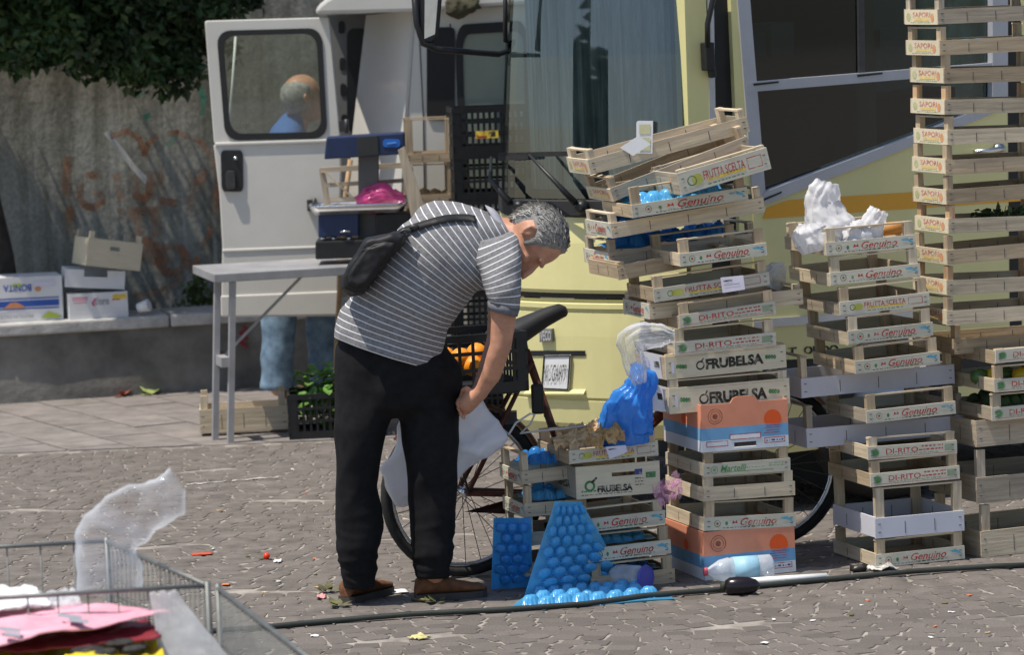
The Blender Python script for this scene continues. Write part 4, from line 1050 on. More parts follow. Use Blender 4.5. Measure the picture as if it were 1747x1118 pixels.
# ---- black slotted plastic crates
def make_black(root, w, d, h, bars=13):
    t = .012; m = BLACKP
    for ax in (0, 1):
        L_ = w if ax == 0 else d
        for s_ in (-1, 1):
            b = MB()
            def bx(u, z, lu, lz, tt=t):
                if ax == 0: b.box((u, s_ * (d / 2 - t / 2), z), (lu, tt, lz))
                else: b.box((s_ * (w / 2 - t / 2), u, z), (tt, lu - 2 * t if lu > L_ * .9 else lu, lz))
            bx(0, h - .014, L_, .028, t * 1.15); bx(0, h * .68, L_, .014); bx(0, h * .4, L_, .014); bx(0, .02, L_, .04); 
            for k in range(bars): bx((k + .5) / bars * (L_ - .06) - (L_ - .06) / 2, h * .46, .012, h * .9, t * .6)
            bx(-L_ / 2 + .022, h / 2, .044, h * .99, t * .9); bx(L_ / 2 - .022, h / 2, .044, h * .99, t * .9)
            link('lattice_wall', b.mesh('lattice_wall', m), root)
    link('bottom', MB().box((0, 0, .01), (w - .03, d - .03, .012)).mesh('bottom', m), root)
for i in range(7):
    y1 = 735 - i * 78.5 + (i > 3) * 0
    put_crate(f'K{i}', (777 - i * .6 + (i % 2) * 2, y1), (880, y1 - 4), 19.35, 6, .243, 0, .34, label=f'black slotted plastic crate, {ORD[i]} in the stack left of the truck', group='black plastic crates', maker=make_black, w=.46, name='plastic_crate')
k6 = CR['K6'][0]
b = MB(); flat(b, rect(-.06, -.02, .06, .02), 0); flat(b, rect(-.055, -.018, .0, -.006), 1, .0004); flat(b, rect(.02, -.012, .045, .014), 2, .0004)
o = link('price_tag', b.mesh('price_tag', [YEL, RED, BLACKI]), k6); o.location = (-.05, -.175, .1); o.rotation_euler = UX
for i in range(7):
    y1 = 742 - i * 77
    put_crate(f'Q{i}', (692, y1), (770, y1 - 3), 19.55, 4, .238, .07 if i < 6 else .05, .3, None, 'y', label=f'brown wooden potato crate, {ORD[i]} in the stack beside black crates', group='potato crates', w=.27, tone='tan')
POT = mat('potato skin', (.4, .26, .12), .8, .25, 12, bump=.2)
for i in (4, 5):
    r_, w, d, h, bh, Rm = CR[f'Q{i}']
    for k in range(8):
        p = r_.location + V((-.09 + .06 * (k % 4), -.06 + .08 * (k // 4), .05 + .012 * (k % 3)))
        tag(MB().ball((0, 0, 0), (.034, .028, .026), 10, jit=.25).build('potato', POT), 'potato lying in the slatted crates next to black plastic crates', 'potato', 'potatoes').location = p
# ---- crate under the table, basil crate
put_crate('U0', (342, 741), (490, 733), 19.2, 4, .2, .125, .3, None, 'y', label='low pale wooden crate on the pavement under the market table', rail=False)
bk = put_crate('U1', (494, 752), (640, 744), 18.9, 4, .235, 0, .34, label='black plastic crate of basil on the ground behind the bending man', maker=make_black, name='plastic_crate', w=.5)
rng = random.Random(9); BAS = mat('basil leaf', (.075, .17, .03), .4, .4, 9, col2=(.12, .25, .05))
def basil(c, r, n, label):
    b = MB(); t_ = thing('basil_plant', label, 'plant', c, 'basil plants')
    for _ in range(n):
        q = V((rng.gauss(0, .45), rng.gauss(0, .45), rng.uniform(0, 1)))
        p = V(c) + V((q.x * r, q.y * r, .06 + q.z * .24))
        d = V((q.x + rng.gauss(0, .3), q.y + rng.gauss(0, .3), rng.gauss(.1, .4))).normalized(); w = d.cross(V((0, 0, 1)) if abs(d.z) < .9 else V((1, 0, 0))).normalized(); L_ = rng.uniform(.04, .085)
        u = w.cross(d)
        b.add([p, p + d * L_ * .3 + w * L_ * .3 + u * .004, p + d * L_ * .7 + w * L_ * .25, p + d * L_ - u * .01, p + d * L_ * .7 - w * L_ * .25, p + d * L_ * .3 - w * L_ * .3 + u * .004, p + d * L_ * .5 + u * -.008], [(0, 1, 6), (1, 2, 6), (2, 3, 6), (3, 4, 6), (4, 5, 6), (5, 0, 6)], smooth=True)
    b.build('foliage', BAS, t_)
    for k in range(4): MB().tube([V(c) + V((rng.gauss(0, .02), rng.gauss(0, .02), 0)), V(c) + V((rng.gauss(0, .05), rng.gauss(0, .05), .2))], .004, 5).build('stem', BAS, t_)
basil(bk.location + V((-.1, 0, .03)), .1, 150, 'bushy green basil plant at the left of the black crate')
basil(bk.location + V((.06, .02, .05)), .1, 150, 'taller green basil plant close behind the bending man')

# ---- cartons and a crate on the low wall
CARD = mat('white card', (.66, .66, .66), .7, .08, 5)
def make_printed(root, w, d, h, prints=(), notch=False, shapes=(), texts=()):
    t = .005
    if notch:
        poly = [(-w / 2, 0), (w / 2, 0), (w / 2, h), (w * .2, h), (w * .2, h * .62), (-w * .2, h * .62), (-w * .2, h), (-w / 2, h)]
    else: poly = [(-w / 2, 0), (w / 2, 0), (w / 2, h), (-w / 2, h)]
    fo = link('front_panel', MB().prism([V((x, -d / 2, z)) for x, z in poly], V((0, t, 0))).mesh('front_panel', CARD), root)
    for s_ in (-1, 1): link('side_panel', MB().box((s_ * (w / 2 - t / 2), 0, h / 2), (t, d - 2 * t - .001, h)).mesh('side_panel', CARD), root)
    link('back_panel', MB().box((0, d / 2 - t / 2, h / 2), (w, t, h)).mesh('back_panel', CARD), root)
    link('bottom_panel', MB().box((0, 0, .003), (w - .012, d - .012, .005)).mesh('bottom_panel', CARD), root)
    if not notch: link('top_panel', MB().box((0, 0, h - .004), (w - .012, d - .012, .005)).mesh('top_panel', CARD), root)
    for poly, m in shapes:
        b = MB(); flat(b, [(x * w, y * h) for x, y in poly]); o = link('print', b.mesh('print', m), fo); o.location = (0, -d / 2 - .001 - .0003 * len(fo.children), 0); o.rotation_euler = UX
    for body, tw_, th, x, z, m, flip, kw in texts:
        o = link('lettering', text(body, tw_ * w, th * h, m, **kw), fo); o.location = (x * w, -d / 2 - .006, z * h); o.rotation_euler = (R_(90), R_(180) if flip else 0, 0)
BLU = mat('print blue', (.03, .09, .38), .6, .1, 8); PEACH = mat('print peach', (.6, .26, .12), .6, .2, 8); LIME = mat('print lime', (.45, .55, .06), .6, .1, 8); PINKT = mat('print pink', (.6, .08, .2), .6, .1, 8); GREYT = mat('print grey', (.3, .3, .34), .6, .1, 8)
YW = (W0 + WD * ((P(60, 548, 21.1) - W0).dot(WD))).y + .06
put_crate('W0', (-52, 553), (110, 545), YW - .05, 13, .255, 0, .3, label='white carton with blue stripes and upside-down lettering on the low wall', maker=make_printed, name='fruit_carton',
    shapes=[(rect(-.5, .33, .46, .47), BLU), (rect(-.5, .5, .46, .53), BLU), (rect(-.5, .27, .46, .3), BLU), ([(-.14, .3), (.1, .3), (.08, .36), (.0, .44), (-.06, .43)], PEACH), (disc(-.23, .7, .06, 12, rx=.035), PEACH), (disc(.24, .72, .06, 12, rx=.035), PEACH), (disc(0.02, .82, .05, 10, rx=.06), LIME), ([(.26, .06), (.34, .2), (.48, .1), (.46, .05)], LIME), (rect(-.46, .76, -.26, .86), LILAC), (rect(.2, .78, .42, .9), LILAC)],
    texts=[('BONITA', .3, .16, 0.02, .76, BLU, True, dict(bold=.02)), ('PREMIUM PACK', .36, .09, .0, .12, GREYT, True, {})])
put_crate('W1', (119, 547), (221, 541), YW, 13, .15, 0, .25, label='small white carton with a curved red logo on the low wall', maker=make_printed, name='fruit_carton',
    shapes=[([(.24, .7), (.48, .72), (.48, .92), (.24, .9)], YEL), ([(.24, .68), (.36, .69), (.36, .74), (.24, .73)], RED), ([(-.12, .62), (-.06, .8), (.02, .82), (-.04, .76), (-.08, .62), (-.05, .5), (-.1, .52)], PINKT), (rect(-.42, .22, .46, .235), LILAC), (rect(-.42, .36, .46, .372), LILAC), (rect(-.44, .82, -.18, .86), PINKT), (rect(-.44, .74, -.18, .77), PINKT), (rect(-.42, .64, -.2, .67), PINKT)],
    texts=[('core', .24, .2, .06, .64, GREYT, False, dict(bold=.02))])
put_crate('W2', (112, 490), (214, 494), YW + .02, 13, .105, 0, .25, label='plain white open carton with a notched front on the small logo carton', maker=make_printed, name='fruit_carton', notch=True)
def make_ply(root, w, d, h):
    t = .007; fm = MB(); hw, z0, z1 = .03, h * .5, h * .62
    for x0, x1, a_, b_ in ((-w / 2, w / 2, 0, z0), (-w / 2, -hw, z0, z1), (hw, w / 2, z0, z1), (-w / 2, w / 2, z1, h * .8)):
        fm.box(((x0 + x1) / 2, -d / 2 + t / 2, (a_ + b_) / 2), (x1 - x0, t, b_ - a_))
    link('front_panel', fm.mesh('front_panel', CREAM), root); link('back_panel', MB().box((0, d / 2 - t / 2, h * .4), (w, t, h * .8)).mesh('back_panel', CREAM), root)
    for s_ in (-1, 1):
        link('side_panel', MB().box((s_ * (w / 2 - t / 2), 0, h * .4), (t, d - 2 * t - .001, h * .8)).mesh('side_panel', CREAM), root)
        for q in (-1, 1): link('corner_post', MB().box((s_ * (w / 2 - .022), q * (d / 2 - .02), h / 2), (.028, .024, h)).mesh('corner_post', wood('z', 'pale')), root)
    link('bottom_panel', MB().box((0, 0, .004), (w - .016, d - .016, .006)).mesh('bottom_panel', CREAM), root)
put_crate('W3', (146, 453), (240, 463), YW - .02, 24, .2, 0, .26, label='cream wooden crate with a hand hole perched on top of white cartons', maker=make_ply, w=.33)
cup = MB().lathe([(.0, 0), (.028, 0), (.036, .07), (.03, .072)], 14).build('paper_cup', CARD); cup.location = P(236, 520, YW + .1); cup.rotation_euler = (.3, 1.3, 0); cup.location.z = pz + .045
tag(cup, 'white paper cup lying beside the small logo carton', 'cup')

# ================================================================ BICYCLE
RHb = P(790, 845, 14.42); RHb.z = .34
FHb = P(1308, 805, 14.84); FHb.z = .34
E_ = (FHb - RHb).normalized(); WBASE = (FHb - RHb).length; SIDE = V((E_.y, -E_.x, 0))
bike = thing('bicycle', 'rusty brown bicycle with a black crate behind its saddle standing behind the crates', 'bicycle', V((RHb.x, RHb.y, 0)))
def bp_(a, z, s=0.0): return V((RHb.x, RHb.y, 0)) + E_ * a + SIDE * s + V((0, 0, z))
RUST = mat('rusty brown paint', (.11, .034, .018), .6, .4, 25)
def arc(c, r, a0, a1, n=20, s=0.0): return [c + E_ * (r * math.cos(R_(a0 + (a1 - a0) * k / n))) + V((0, 0, r * math.sin(R_(a0 + (a1 - a0) * k / n)))) + SIDE * s for k in range(n + 1)]
for hub in (bp_(0, .34), bp_(WBASE, .34)):
    ty = MB().tube(arc(hub, .318, 0, 360, 40)[:-1], .021, 8, closed=True).build('tyre', RUBBER, bike)
    MB().tube(arc(hub, .292, 0, 360, 40)[:-1], .011, 6, closed=True).build('rim', CHROME, ty)
    MB().tube([hub + SIDE * .05, hub + SIDE * .02, hub - SIDE * .02, hub - SIDE * .05], [.012, .022, .022, .012], 10).build('hub', CHROME, ty)
    sp_ = None
    for k in range(28):
        a = 2 * math.pi * k / 28; s_ = .03 if k % 2 else -.03; tw_ = a + (.7 if (k // 2) % 2 else -.7)
        b = MB().tube([hub + SIDE * s_ + E_ * (.02 * math.cos(tw_)) + V((0, 0, .02 * math.sin(tw_))), hub + E_ * (.288 * math.cos(a)) + V((0, 0, .288 * math.sin(a)))], .0016, 4)
        b.build('spoke', METALD, ty)
def rod(name, pts, r, m=RUST): return MB().tube([bp_(*p) for p in pts], r, 8).build(name, m, bike)
BBk = (.47, .29)
rod('seat_tube', [(.285, .88), BBk], .017); rod('seat_post', [(.27, .95), (.285, .88)], .013, CHROME)
rod('chain_stay', [BBk + (.04,), (0, .34, .06)], .011); rod('chain_stay', [BBk + (-.04,), (0, .34, -.06)], .011)
rod('seat_stay', [(.3, .84, .03), (0, .34, .06)], .01); rod('seat_stay', [(.3, .84, -.03), (0, .34, -.06)], .01)
rod('down_tube', [BBk, (WBASE - .26, .72)], .018); rod('top_tube', [(.435, .4), (.7, .44), (WBASE - .27, .8)], .016); rod('head_tube', [(WBASE - .25, .66), (WBASE - .31, .92)], .02)
for s_ in (.055, -.055): rod('fork_blade', [(WBASE - .245, .66, s_ * .6), (WBASE - .1, .5, s_), (WBASE, .34, s_)], [.014, .012, .009])
rod('handlebar', [(WBASE - .5, .98, .25), (WBASE - .38, 1.0, .24), (WBASE - .32, .99, .1), (WBASE - .32, .98, 0), (WBASE - .32, .99, -.1), (WBASE - .38, 1.0, -.24), (WBASE - .5, .98, -.25)], .011, CHROME)
def fender(hub, a0, a1):
    b = MB(); N = 24
    def fs(u, v):
        a_ = R_(a0 + (a1 - a0) * u); s_ = -.032 + .064 * v; d = E_ * math.cos(a_) + V((0, 0, math.sin(a_)))
        return hub + d * (.362 - abs(s_) * .5) + SIDE * s_
    b.sheet(fs, N, 4)
    return b.build('mudguard', RUST, bike, solid=.002)
fender(bp_(0, .34), 8, 140); fender(bp_(WBASE, .34), 40, 190)
b = MB()
pts = [(-.02, .27), (.05, .26), (.2, .31), (.42, .36), (.56, .38), (.6, .33), (.56, .22), (.45, .2), (.2, .24)]
b.prism([bp_(a, z, .062) for a, z in pts], SIDE * .006); b.build('chain_guard', mat('dark red guard', (.05, .012, .01), .5, .3, 15), bike)
cw = MB().lathe([(.09, 0), (.095, .002), (.09, .004)], 24, M=Matrix.Translation(bp_(.47, .29, .055)) @ SIDE.to_track_quat('Z', 'Y').to_matrix().to_4x4()).build('chainring', CHROME, bike)
rod('crank', [(.47, .29, .08), (.33, .2, .085)], .009, CHROME); rod('crank', [(.47, .29, -.08), (.61, .38, -.085)], .009, CHROME)
for a, z, s_ in ((.33, .2, .13), (.61, .38, -.13)): MB().box(bp_(a, z, s_), (.09, .07, .022), R=Matrix.Rotation(math.atan2(E_.y, E_.x), 3, 'Z')).build('pedal', RUBBER, bike)
sd_b = MB(); secs = [(.12, .935, .04, .02), (.14, .94, .075, .034), (.2, .95, .085, .044), (.26, .965, .075, .046), (.32, .99, .055, .04), (.38, 1.015, .042, .033), (.43, 1.03, .036, .027), (.455, 1.028, .026, .018), (.463, 1.022, .012, .008)]
rr_ = []
for a, z, w, h in secs: rr_.append([bp_(a, z + h * math.sin(t * math.pi / 6) * (1 if math.sin(t * math.pi / 6) > 0 else 1.4), w * math.cos(t * math.pi / 6)) for t in range(12)])
sd_b.rings(rr_).build('saddle', mat('black saddle', (.02, .02, .021), .55, .15, 20), bike)
for s_ in (.08, -.08): rod('rack_rail', [(-.3, .73, s_), (.22, .73, s_)], .006, METALD); rod('rack_stay', [(-.1, .73, s_), (0, .34, s_)], .005, METALD)
for a in (-.28, -.1, .08, .2): rod('rack_bar', [(a, .73, .08), (a, .73, -.08)], .005, METALD)
bk2 = bpy.data.objects.new('rear_basket', None)
# rear basket: a slotted crate
b0 = MB(); bw, bd, bh_ = .5, .36, .235
tmp = thing('tmp', None, None); make_black(tmp, bw, bd, bh_, 8)
cz = math.atan2(E_.y, E_.x); Mb = Matrix.Translation(bp_(-.02, .742, 0)) @ Matrix.Rotation(cz, 4, 'Z')
for c in list(tmp.children):
    for p in c.data.polygons: b0.f.append([len(b0.v) + i for i in p.vertices]); b0.m.append(0); b0.sm.append(False)
    b0.v += [Mb @ v.co for v in c.data.vertices]
    bpy.data.objects.remove(c)
bpy.data.objects.remove(tmp)
b0.build('rear_basket', BLACKP, bike)
ORG = mat('orange peel', (.85, .3, .02), .45, .08, 30, bump=.1)
ORD6 = ['leftmost', 'second from left', 'third from left', 'fourth from left', 'fifth from left', 'sixth from left', 'rightmost']
ORA = ((-.02, .93, .1), (.06, .94, .06), (-.1, .88, .1), (.02, .9, .13), (-.06, .93, .02), (.1, .88, .12))
for a, z, s_ in ORA:
    tag(MB().ball((0, 0, 0), .042, 14).build('orange', ORG), f'orange in the black bicycle crate, {ORD6[sorted(ORA).index((a, z, s_))]}', 'orange', 'oranges in the bicycle crate').location = bp_(a, z - .05, s_)
for k, (a, z) in enumerate(((.34, .62), (.3, .7))): MB().tube([bp_(a, z, .03), bp_(a + .05, z - .05, .05), bp_(a + .06, z - .12, .04), bp_(a + .02, z - .16, .03)], .004, 5).build('cable', METALD, bike)
MB().box(bp_(.2, .62, .0), (.07, .05, .05)).build('brake_caliper', METALD, bike); MB().box(bp_(.31, .69, .045), (.05, .03, .12)).build('lock', BLACKP, bike, bevel=.01)

# ================================================================ TREE ADDED OUT OF VIEW (for the windscreen to mirror)
def reflection_tree(x, y, h, seed, label):
    g = random.Random(seed)
    tree('reflection_tree', label, (x, y, 0), h * .6, [((x + g.uniform(-.5, .5), y + g.uniform(-.5, .5), h * (.5 + .4 * g.random())), (.8, .8, .8)) for _ in range(8)], 5000, .26, seed, [(x + .8, y, h * .7), (x - .7, y + .5, h * .75)])
reflection_tree(-10.5, 10.2, 5.2, 31, 'green tree added out of view to be mirrored in the truck windscreen')

# ================================================================ PEOPLE
SKIN = mat('tanned skin', (.44, .225, .145), .5, .22, 16, spec=.35, col2=(.5, .25, .16))
HAIRM = mat('grey hair', (.2, .195, .185), .6, .35, 35, col2=(.3, .29, .28), spec=.3)
def ell(c, a, b_, n=24, e=2.0):
    """ring round c with half axes a and b_ (vectors), squarish when e > 2"""
    out = []
    for k in range(n):
        t = 2 * math.pi * k / n; ct, st = math.cos(t), math.sin(t)
        out.append(c + a * (math.copysign(abs(ct) ** (2 / e), ct)) + b_ * (math.copysign(abs(st) ** (2 / e), st)))
    return out
def limb(b, pts, n=16):
    """pts: (centre, radius) joined as a tapered closed tube with round ends"""
    c = [V(p) for p, _ in pts]; r = [q for _, q in pts]
    d0 = (c[0] - c[1]).normalized(); d1 = (c[-1] - c[-2]).normalized()
    c = [c[0] + d0 * r[0] * .6] + c + [c[-1] + d1 * r[-1] * .6]; r = [r[0] * .5] + r + [r[-1] * .5]
    b.tube(c, r, n)
def head(b, C, u, n, s=1.0):
    """skull, jaw, nose, brow, ears into b; u to the crown, n out of the face"""
    w = u.cross(n).normalized()
    Mx = Matrix((w, n, u)).transposed()
    def at(x, y, z): return C + w * x * s + n * y * s + u * z * s
    b.ball(at(0, -.012, .03), (.077 * s, .098 * s, .092 * s), 24, M=Mx)
    b.ball(at(0, .022, -.045), (.06 * s, .068 * s, .072 * s), 20, M=Mx)
    b.ball(at(0, .058, -.092), (.032 * s, .026 * s, .022 * s), 14, M=Mx)
    b.tube([at(0, .082, .01), at(0, .1, -.018), at(0, .112, -.04), at(0, .085, -.05)], [.009 * s, .013 * s, .018 * s, .012 * s], 10)
    for q in (-1, 1):
        b.ball(at(q * .03, .08, .024), (.028 * s, .012 * s, .009 * s), 12, M=Mx)
        b.ball(at(q * .04, .062, -.03), (.022 * s, .02 * s, .02 * s), 12, M=Mx)
        b.tube([at(q * .074, -.01, .018), at(q * .082, -.02, .026), at(q * .087, -.03, .01), at(q * .083, -.026, -.012), at(q * .074, -.012, -.028)], [.005 * s, .006 * s, .007 * s, .006 * s, .005 * s], 8)
        b.ball(at(q * .077, -.016, .0), (.006 * s, .015 * s, .024 * s), 10, M=Mx)
    b.ball(at(0, .086, -.068), (.026 * s, .012 * s, .01 * s), 12, M=Mx)
    return at, Mx
def hand(b, wr, pd, nd, s=1.0, curl=1.0, thumb=1):
    """palm and five bent fingers from the wrist; pd along the palm, nd out of its inner side"""
    pd = pd.normalized(); nd = (nd - pd * nd.dot(pd)).normalized(); sd_ = pd.cross(nd)
    b.tube([wr - pd * .02, wr + pd * .02, wr + pd * .06, wr + pd * .09], [.024 * s, .03 * s, .036 * s, .032 * s], 12)
    for k, L_ in enumerate((.075, .088, .08, .06)):
        p = wr + pd * .088 * s + sd_ * ((k - 1.5) * .019 * s); pts = [p - pd * .02]; d = pd.copy(); 
        for j, f in enumerate((.45, .32, .25)):
            d = (Matrix.Rotation(curl * (.45 + .35 * j), 3, sd_) @ d) if False else (d * math.cos(curl * .55) + nd * math.sin(curl * .55)).normalized() if j == 0 else (Matrix.Rotation(0, 3, 'X') @ (d + nd * .6 * curl)).normalized()
            pts.append(pts[-1] + d * (L_ * f * s + (.02 if j == 0 else 0)))
        b.tube(pts, [.0095 * s, .0095 * s, .0085 * s, .0065 * s], 8)
    t0 = wr + pd * .025 * s + sd_ * (thumb * .028 * s)
    b.tube([t0 - sd_ * thumb * .015, t0 + sd_ * thumb * .018 + pd * .015 + nd * .012, t0 + sd_ * thumb * .022 + pd * .045 + nd * .028, t0 + sd_ * thumb * .012 + pd * .068 + nd * .036], [.014 * s, .012 * s, .0105 * s, .008 * s], 8)

# ---- the man bending over the crates
Y0 = 13.88
def M(px, py, dy=0.0): return P(px, py, Y0 + dy)
man = thing('person', 'man in striped grey polo shirt and black trousers bending over beside the crates', 'person', G(690, 1026))
STR = bpy.data.materials.new('striped jersey'); STR.use_nodes = True
nt = STR.node_tree; L = nt.links.new; pbsdf = nt.nodes['Principled BSDF']; pbsdf.inputs['Roughness'].default_value = .85; pbsdf.inputs['Specular IOR Level'].default_value = .15
at_ = nn(nt, 'ShaderNodeAttribute', attribute_name='stripe'); m1 = nn(nt, 'ShaderNodeMath', operation='FRACT'); L(at_.outputs['Fac'], m1.inputs[0])
m2 = nn(nt, 'ShaderNodeMath', operation='LESS_THAN'); m2.inputs[1].default_value = .14; L(m1.outputs[0], m2.inputs[0])
tc = nn(nt, 'ShaderNodeTexCoord'); no = nn(nt, 'ShaderNodeTexNoise'); no.inputs['Scale'].default_value = 90; no.inputs['Detail'].default_value = 3; L(tc.outputs['Object'], no.inputs[0])
rp1 = nn(nt, 'ShaderNodeValToRGB'); rp1.color_ramp.elements[0].color = (.145, .145, .15, 1); rp1.color_ramp.elements[1].color = (.23, .23, .24, 1); rp1.color_ramp.elements[0].position = .3; rp1.color_ramp.elements[1].position = .7; L(no.outputs['Fac'], rp1.inputs[0])
mxx = nn(nt, 'ShaderNodeMix', data_type='RGBA'); L(m2.outputs[0], mxx.inputs[0]); L(rp1.outputs[0], mxx.inputs[6]); mxx.inputs[7].default_value = (.68, .69, .73, 1); L(mxx.outputs[2], pbsdf.inputs['Base Color'])
PLAIN = mat('grey jersey', (.13, .135, .155), .85, .25, 60)
def striped(b, name, secs, per, parent, nring=72, sub=7, fold=None, start=0.0):
    """loft through (upper px, lower px, depth half, dy) sections with a stripe value along it"""
    P_ = []
    for a, c, dp, dy in secs: P_.append((M(*a, dy), M(*c, dy), dp))
    def cat(p0, p1, p2, p3, t): return (p1 * 2 + (p2 - p0) * t + (p0 * 2 - p1 * 5 + p2 * 4 - p3) * t * t + (p1 * 3 - p0 - p2 * 3 + p3) * t ** 3) * .5
    fine = []
    for i in range(len(P_) - 1):
        q = [P_[max(i - 1, 0)], P_[i], P_[i + 1], P_[min(i + 2, len(P_) - 1)]]
        for k in range(sub):
            t = k / sub; fine.append((cat(q[0][0], q[1][0], q[2][0], q[3][0], t), cat(q[0][1], q[1][1], q[2][1], q[3][1], t), q[1][2] + (q[2][2] - q[1][2]) * t))
    fine.append(P_[-1])
    rows = []; vals = []; acc = start; prev = None
    for a, c, dp in fine:
        mid = (a + c) / 2; ax = (a - c) / 2
        if prev is not None: acc += (mid - prev).length
        prev = mid
        ring = ell(mid, ax, V((0, -dp, 0)), nring, 2.35)
        nr = []
        for p in ring:
            nrm = (p - mid).normalized(); nr.append(p + (fold(p, nrm, mid) if fold else V()))
        rows.append(nr); vals += [acc / per] * nring
    b.rings(rows, caps=True)
    o = b.build(name, STR, parent)
    at = o.data.attributes.new('stripe', 'FLOAT', 'POINT'); at.data.foreach_set('value', vals)
    return o
def shirt_fold(p, n, mid):
    q = V(((p.x * .62 - p.z * .78) * 2.2, p.y * 5, (p.x * .78 + p.z * .62) * 9))
    k = .024 * noise.noise(q) + .009 * noise.noise(p * 15) + .016 * (.2 - abs(noise.noise(V((p.x * 7 + p.z * 7, p.y * 3, p.z * 2.5 - p.x * 2.5)))))
    q2 = V((p.x * 14, p.y * 9, p.z * 3.0)); k += .012 * noise.noise(q2 + V((3, 1, 7))) * max(0, min(1, (1.25 - p.z) * 2.5))
    return n * k
shirt = striped(MB(), 'shirt', [((569, 572), (752, 630), .165, .02), ((578, 548), (752, 605), .17, .02), ((604, 502), (760, 568), .18, .01), ((634, 455), (776, 535), .19, .0), ((664, 410), (800, 512), .2, .0),
    ((702, 368), (826, 497), .21, .0), ((748, 348), (850, 484), .21, .02), ((798, 349), (868, 462), .2, .03), ((836, 364), (880, 438), .15, .03), ((856, 376), (886, 424), .085, .02)], .0232, man, fold=shirt_fold)
def slv(p, n, mid): return n * (.01 * noise.noise(p * 13) + .004 * noise.noise(p * 40))
striped(MB(), 'sleeve', [((812, 412), (872, 396), .06, -.11), ((812, 440), (884, 406), .085, -.13), ((818, 474), (890, 440), .09, -.17), ((827, 499), (889, 485), .08, -.2), ((833, 515), (886, 527), .066, -.21)], .024, man, 40, 6, slv, .004)
striped(MB(), 'sleeve', [((825, 405), (880, 396), .06, .14), ((822, 430), (888, 412), .08, .17), ((826, 470), (885, 455), .08, .2), ((830, 505), (880, 515), .066, .21)], .024, man, 40, 6, slv, .004)
b = MB(); b.rings([ell(M(859.5, 520, -.21), (M(887, 527, -.21) - M(832, 514, -.21)) / 2 * 1.01, V((0, -.067, 0)), 24), ell(M(857.5, 534, -.21), (M(884, 541, -.21) - M(833, 528, -.21)) / 2, V((0, -.064, 0)), 24)], caps=True); b.build('sleeve_cuff', PLAIN, man)
cc = [M(846, 385, .0), M(860, 392, .0), M(873, 397, .0)]
ax = (M(850, 366) - M(884, 420)) / 2
MB().rings([ell(M(849, 384, .02), ax * 1.28, V((0, -.085, 0)), 28), ell(M(862, 388, .02), ax * 1.2, V((0, -.085, 0)), 28), ell(M(868, 392, .02), ax * 1.05, V((0, -.075, 0)), 28)]).build('collar', mat('collar jersey', (.3, .31, .35), .85, .2, 60), man)
# body: head, neck, arms with hands, core under the clothes
b = MB()
HC = M(905, 412, -.03)
hu = V((.93, .0, .12)).normalized(); hn = V((-.02, -.3, -.95)); hn = (hn - hu * hn.dot(hu)).normalized()
at, Mx = head(b, HC, hu, hn, 1.12)
limb(b, [(M(835, 400, .03), .075), (M(862, 400, .02), .064), (M(890, 408, -.01), .062)])
limb(b, [(M(700, 520, .02), .13), (M(760, 450, .02), .15), (M(820, 410, .03), .12)])
limb(b, [(M(700, 520, .02), .13), (M(672, 600, .02), .14), (M(672, 640, .02), .13)])
limb(b, [(M(848, 425, -.13), .06), (M(856, 490, -.19), .058), (M(859, 545, -.2), .047), (M(854, 590, -.2), .041), (M(848, 608, -.19), .04), (M(838, 640, -.16), .037), (M(824, 664, -.13), .028), (M(818, 674, -.12), .028)])
hand(b, M(818, 673, -.12), M(795, 690, -.08) - M(818, 673, -.12), V((-.3, .8, -.3)), 1.0, 1.0, -1)
limb(b, [(M(850, 425, .16), .06), (M(858, 490, .2), .055), (M(850, 580, .2), .045), (M(830, 640, .12), .038), (M(815, 672, .06), .028)])
hand(b, M(815, 671, .06), M(790, 690, .02) - M(815, 672, .06), V((-.3, -.8, -.3)), 1.0, 1.0, 1)
for lx, kx, ax_ in ((625, 612, 612), (725, 738, 742)): limb(b, [(M(lx, 650, .02), .07), (M(kx, 810, .02), .055), (M(ax_, 985, .03), .04)])
union(b, 'body', SKIN, man, .0065, 3)
# hair: thick cap plus strands
b = MB(); rows = []
for i in range(19):
    t = math.pi * i / 18 - math.pi / 2; row = []
    for j in range(36):
        a = 2 * math.pi * j / 36
        x, y, z = math.cos(t) * math.cos(a), math.cos(t) * math.sin(a), math.sin(t)
        k = 1.1 + .05 * noise.noise(V((x, y, z)) * 4)
        face = max(0, min(1, (y * .95 - z * .25 - .38) * 5)); low = max(0, min(1, (-z - .62 + .5 * y) * 4)); ear = max(0, min(1, (.45 - abs(y + .15)) * 5)) * max(0, min(1, (.05 - z) * 5))
        k -= .26 * max(face, low, ear)
        row.append(at(x * .079 * k, -.012 + y * .1 * k, .028 + z * .094 * k))
    rows.append(row)
b.rings(rows, caps=True)
rg = random.Random(4)
for _ in range(4200):
    t = math.asin(rg.uniform(-.95, 1)); a = rg.uniform(0, 2 * math.pi)
    x, y, z = math.cos(t) * math.cos(a), math.cos(t) * math.sin(a), math.sin(t)
    if y * .95 - z * .25 > .36 or (-z - .62 + .5 * y) > 0 or (abs(y + .15) < .42 and z < .08): continue
    p = at(x * .088, -.012 + y * .111, .028 + z * .104); nr = (p - HC).normalized()
    fl = (at(0, -.6, -.5) - p); fl = (fl - nr * fl.dot(nr)).normalized(); fl = (fl + V((rg.gauss(0, .3), rg.gauss(0, .3), rg.gauss(0, .3)))).normalized()
    w = fl.cross(nr).normalized() * rg.uniform(.001, .0022); L_ = rg.uniform(.012, .028)
    b.add([p - w, p + w, p + fl * L_ * .6 + nr * .002 + w * .7, p + fl * L_ + nr * rg.uniform(-.006, .002), p + fl * L_ * .6 + nr * .002 - w * .7], [(0, 1, 2, 3, 4)], rg.choice((1, 1, 1, 0)), True)
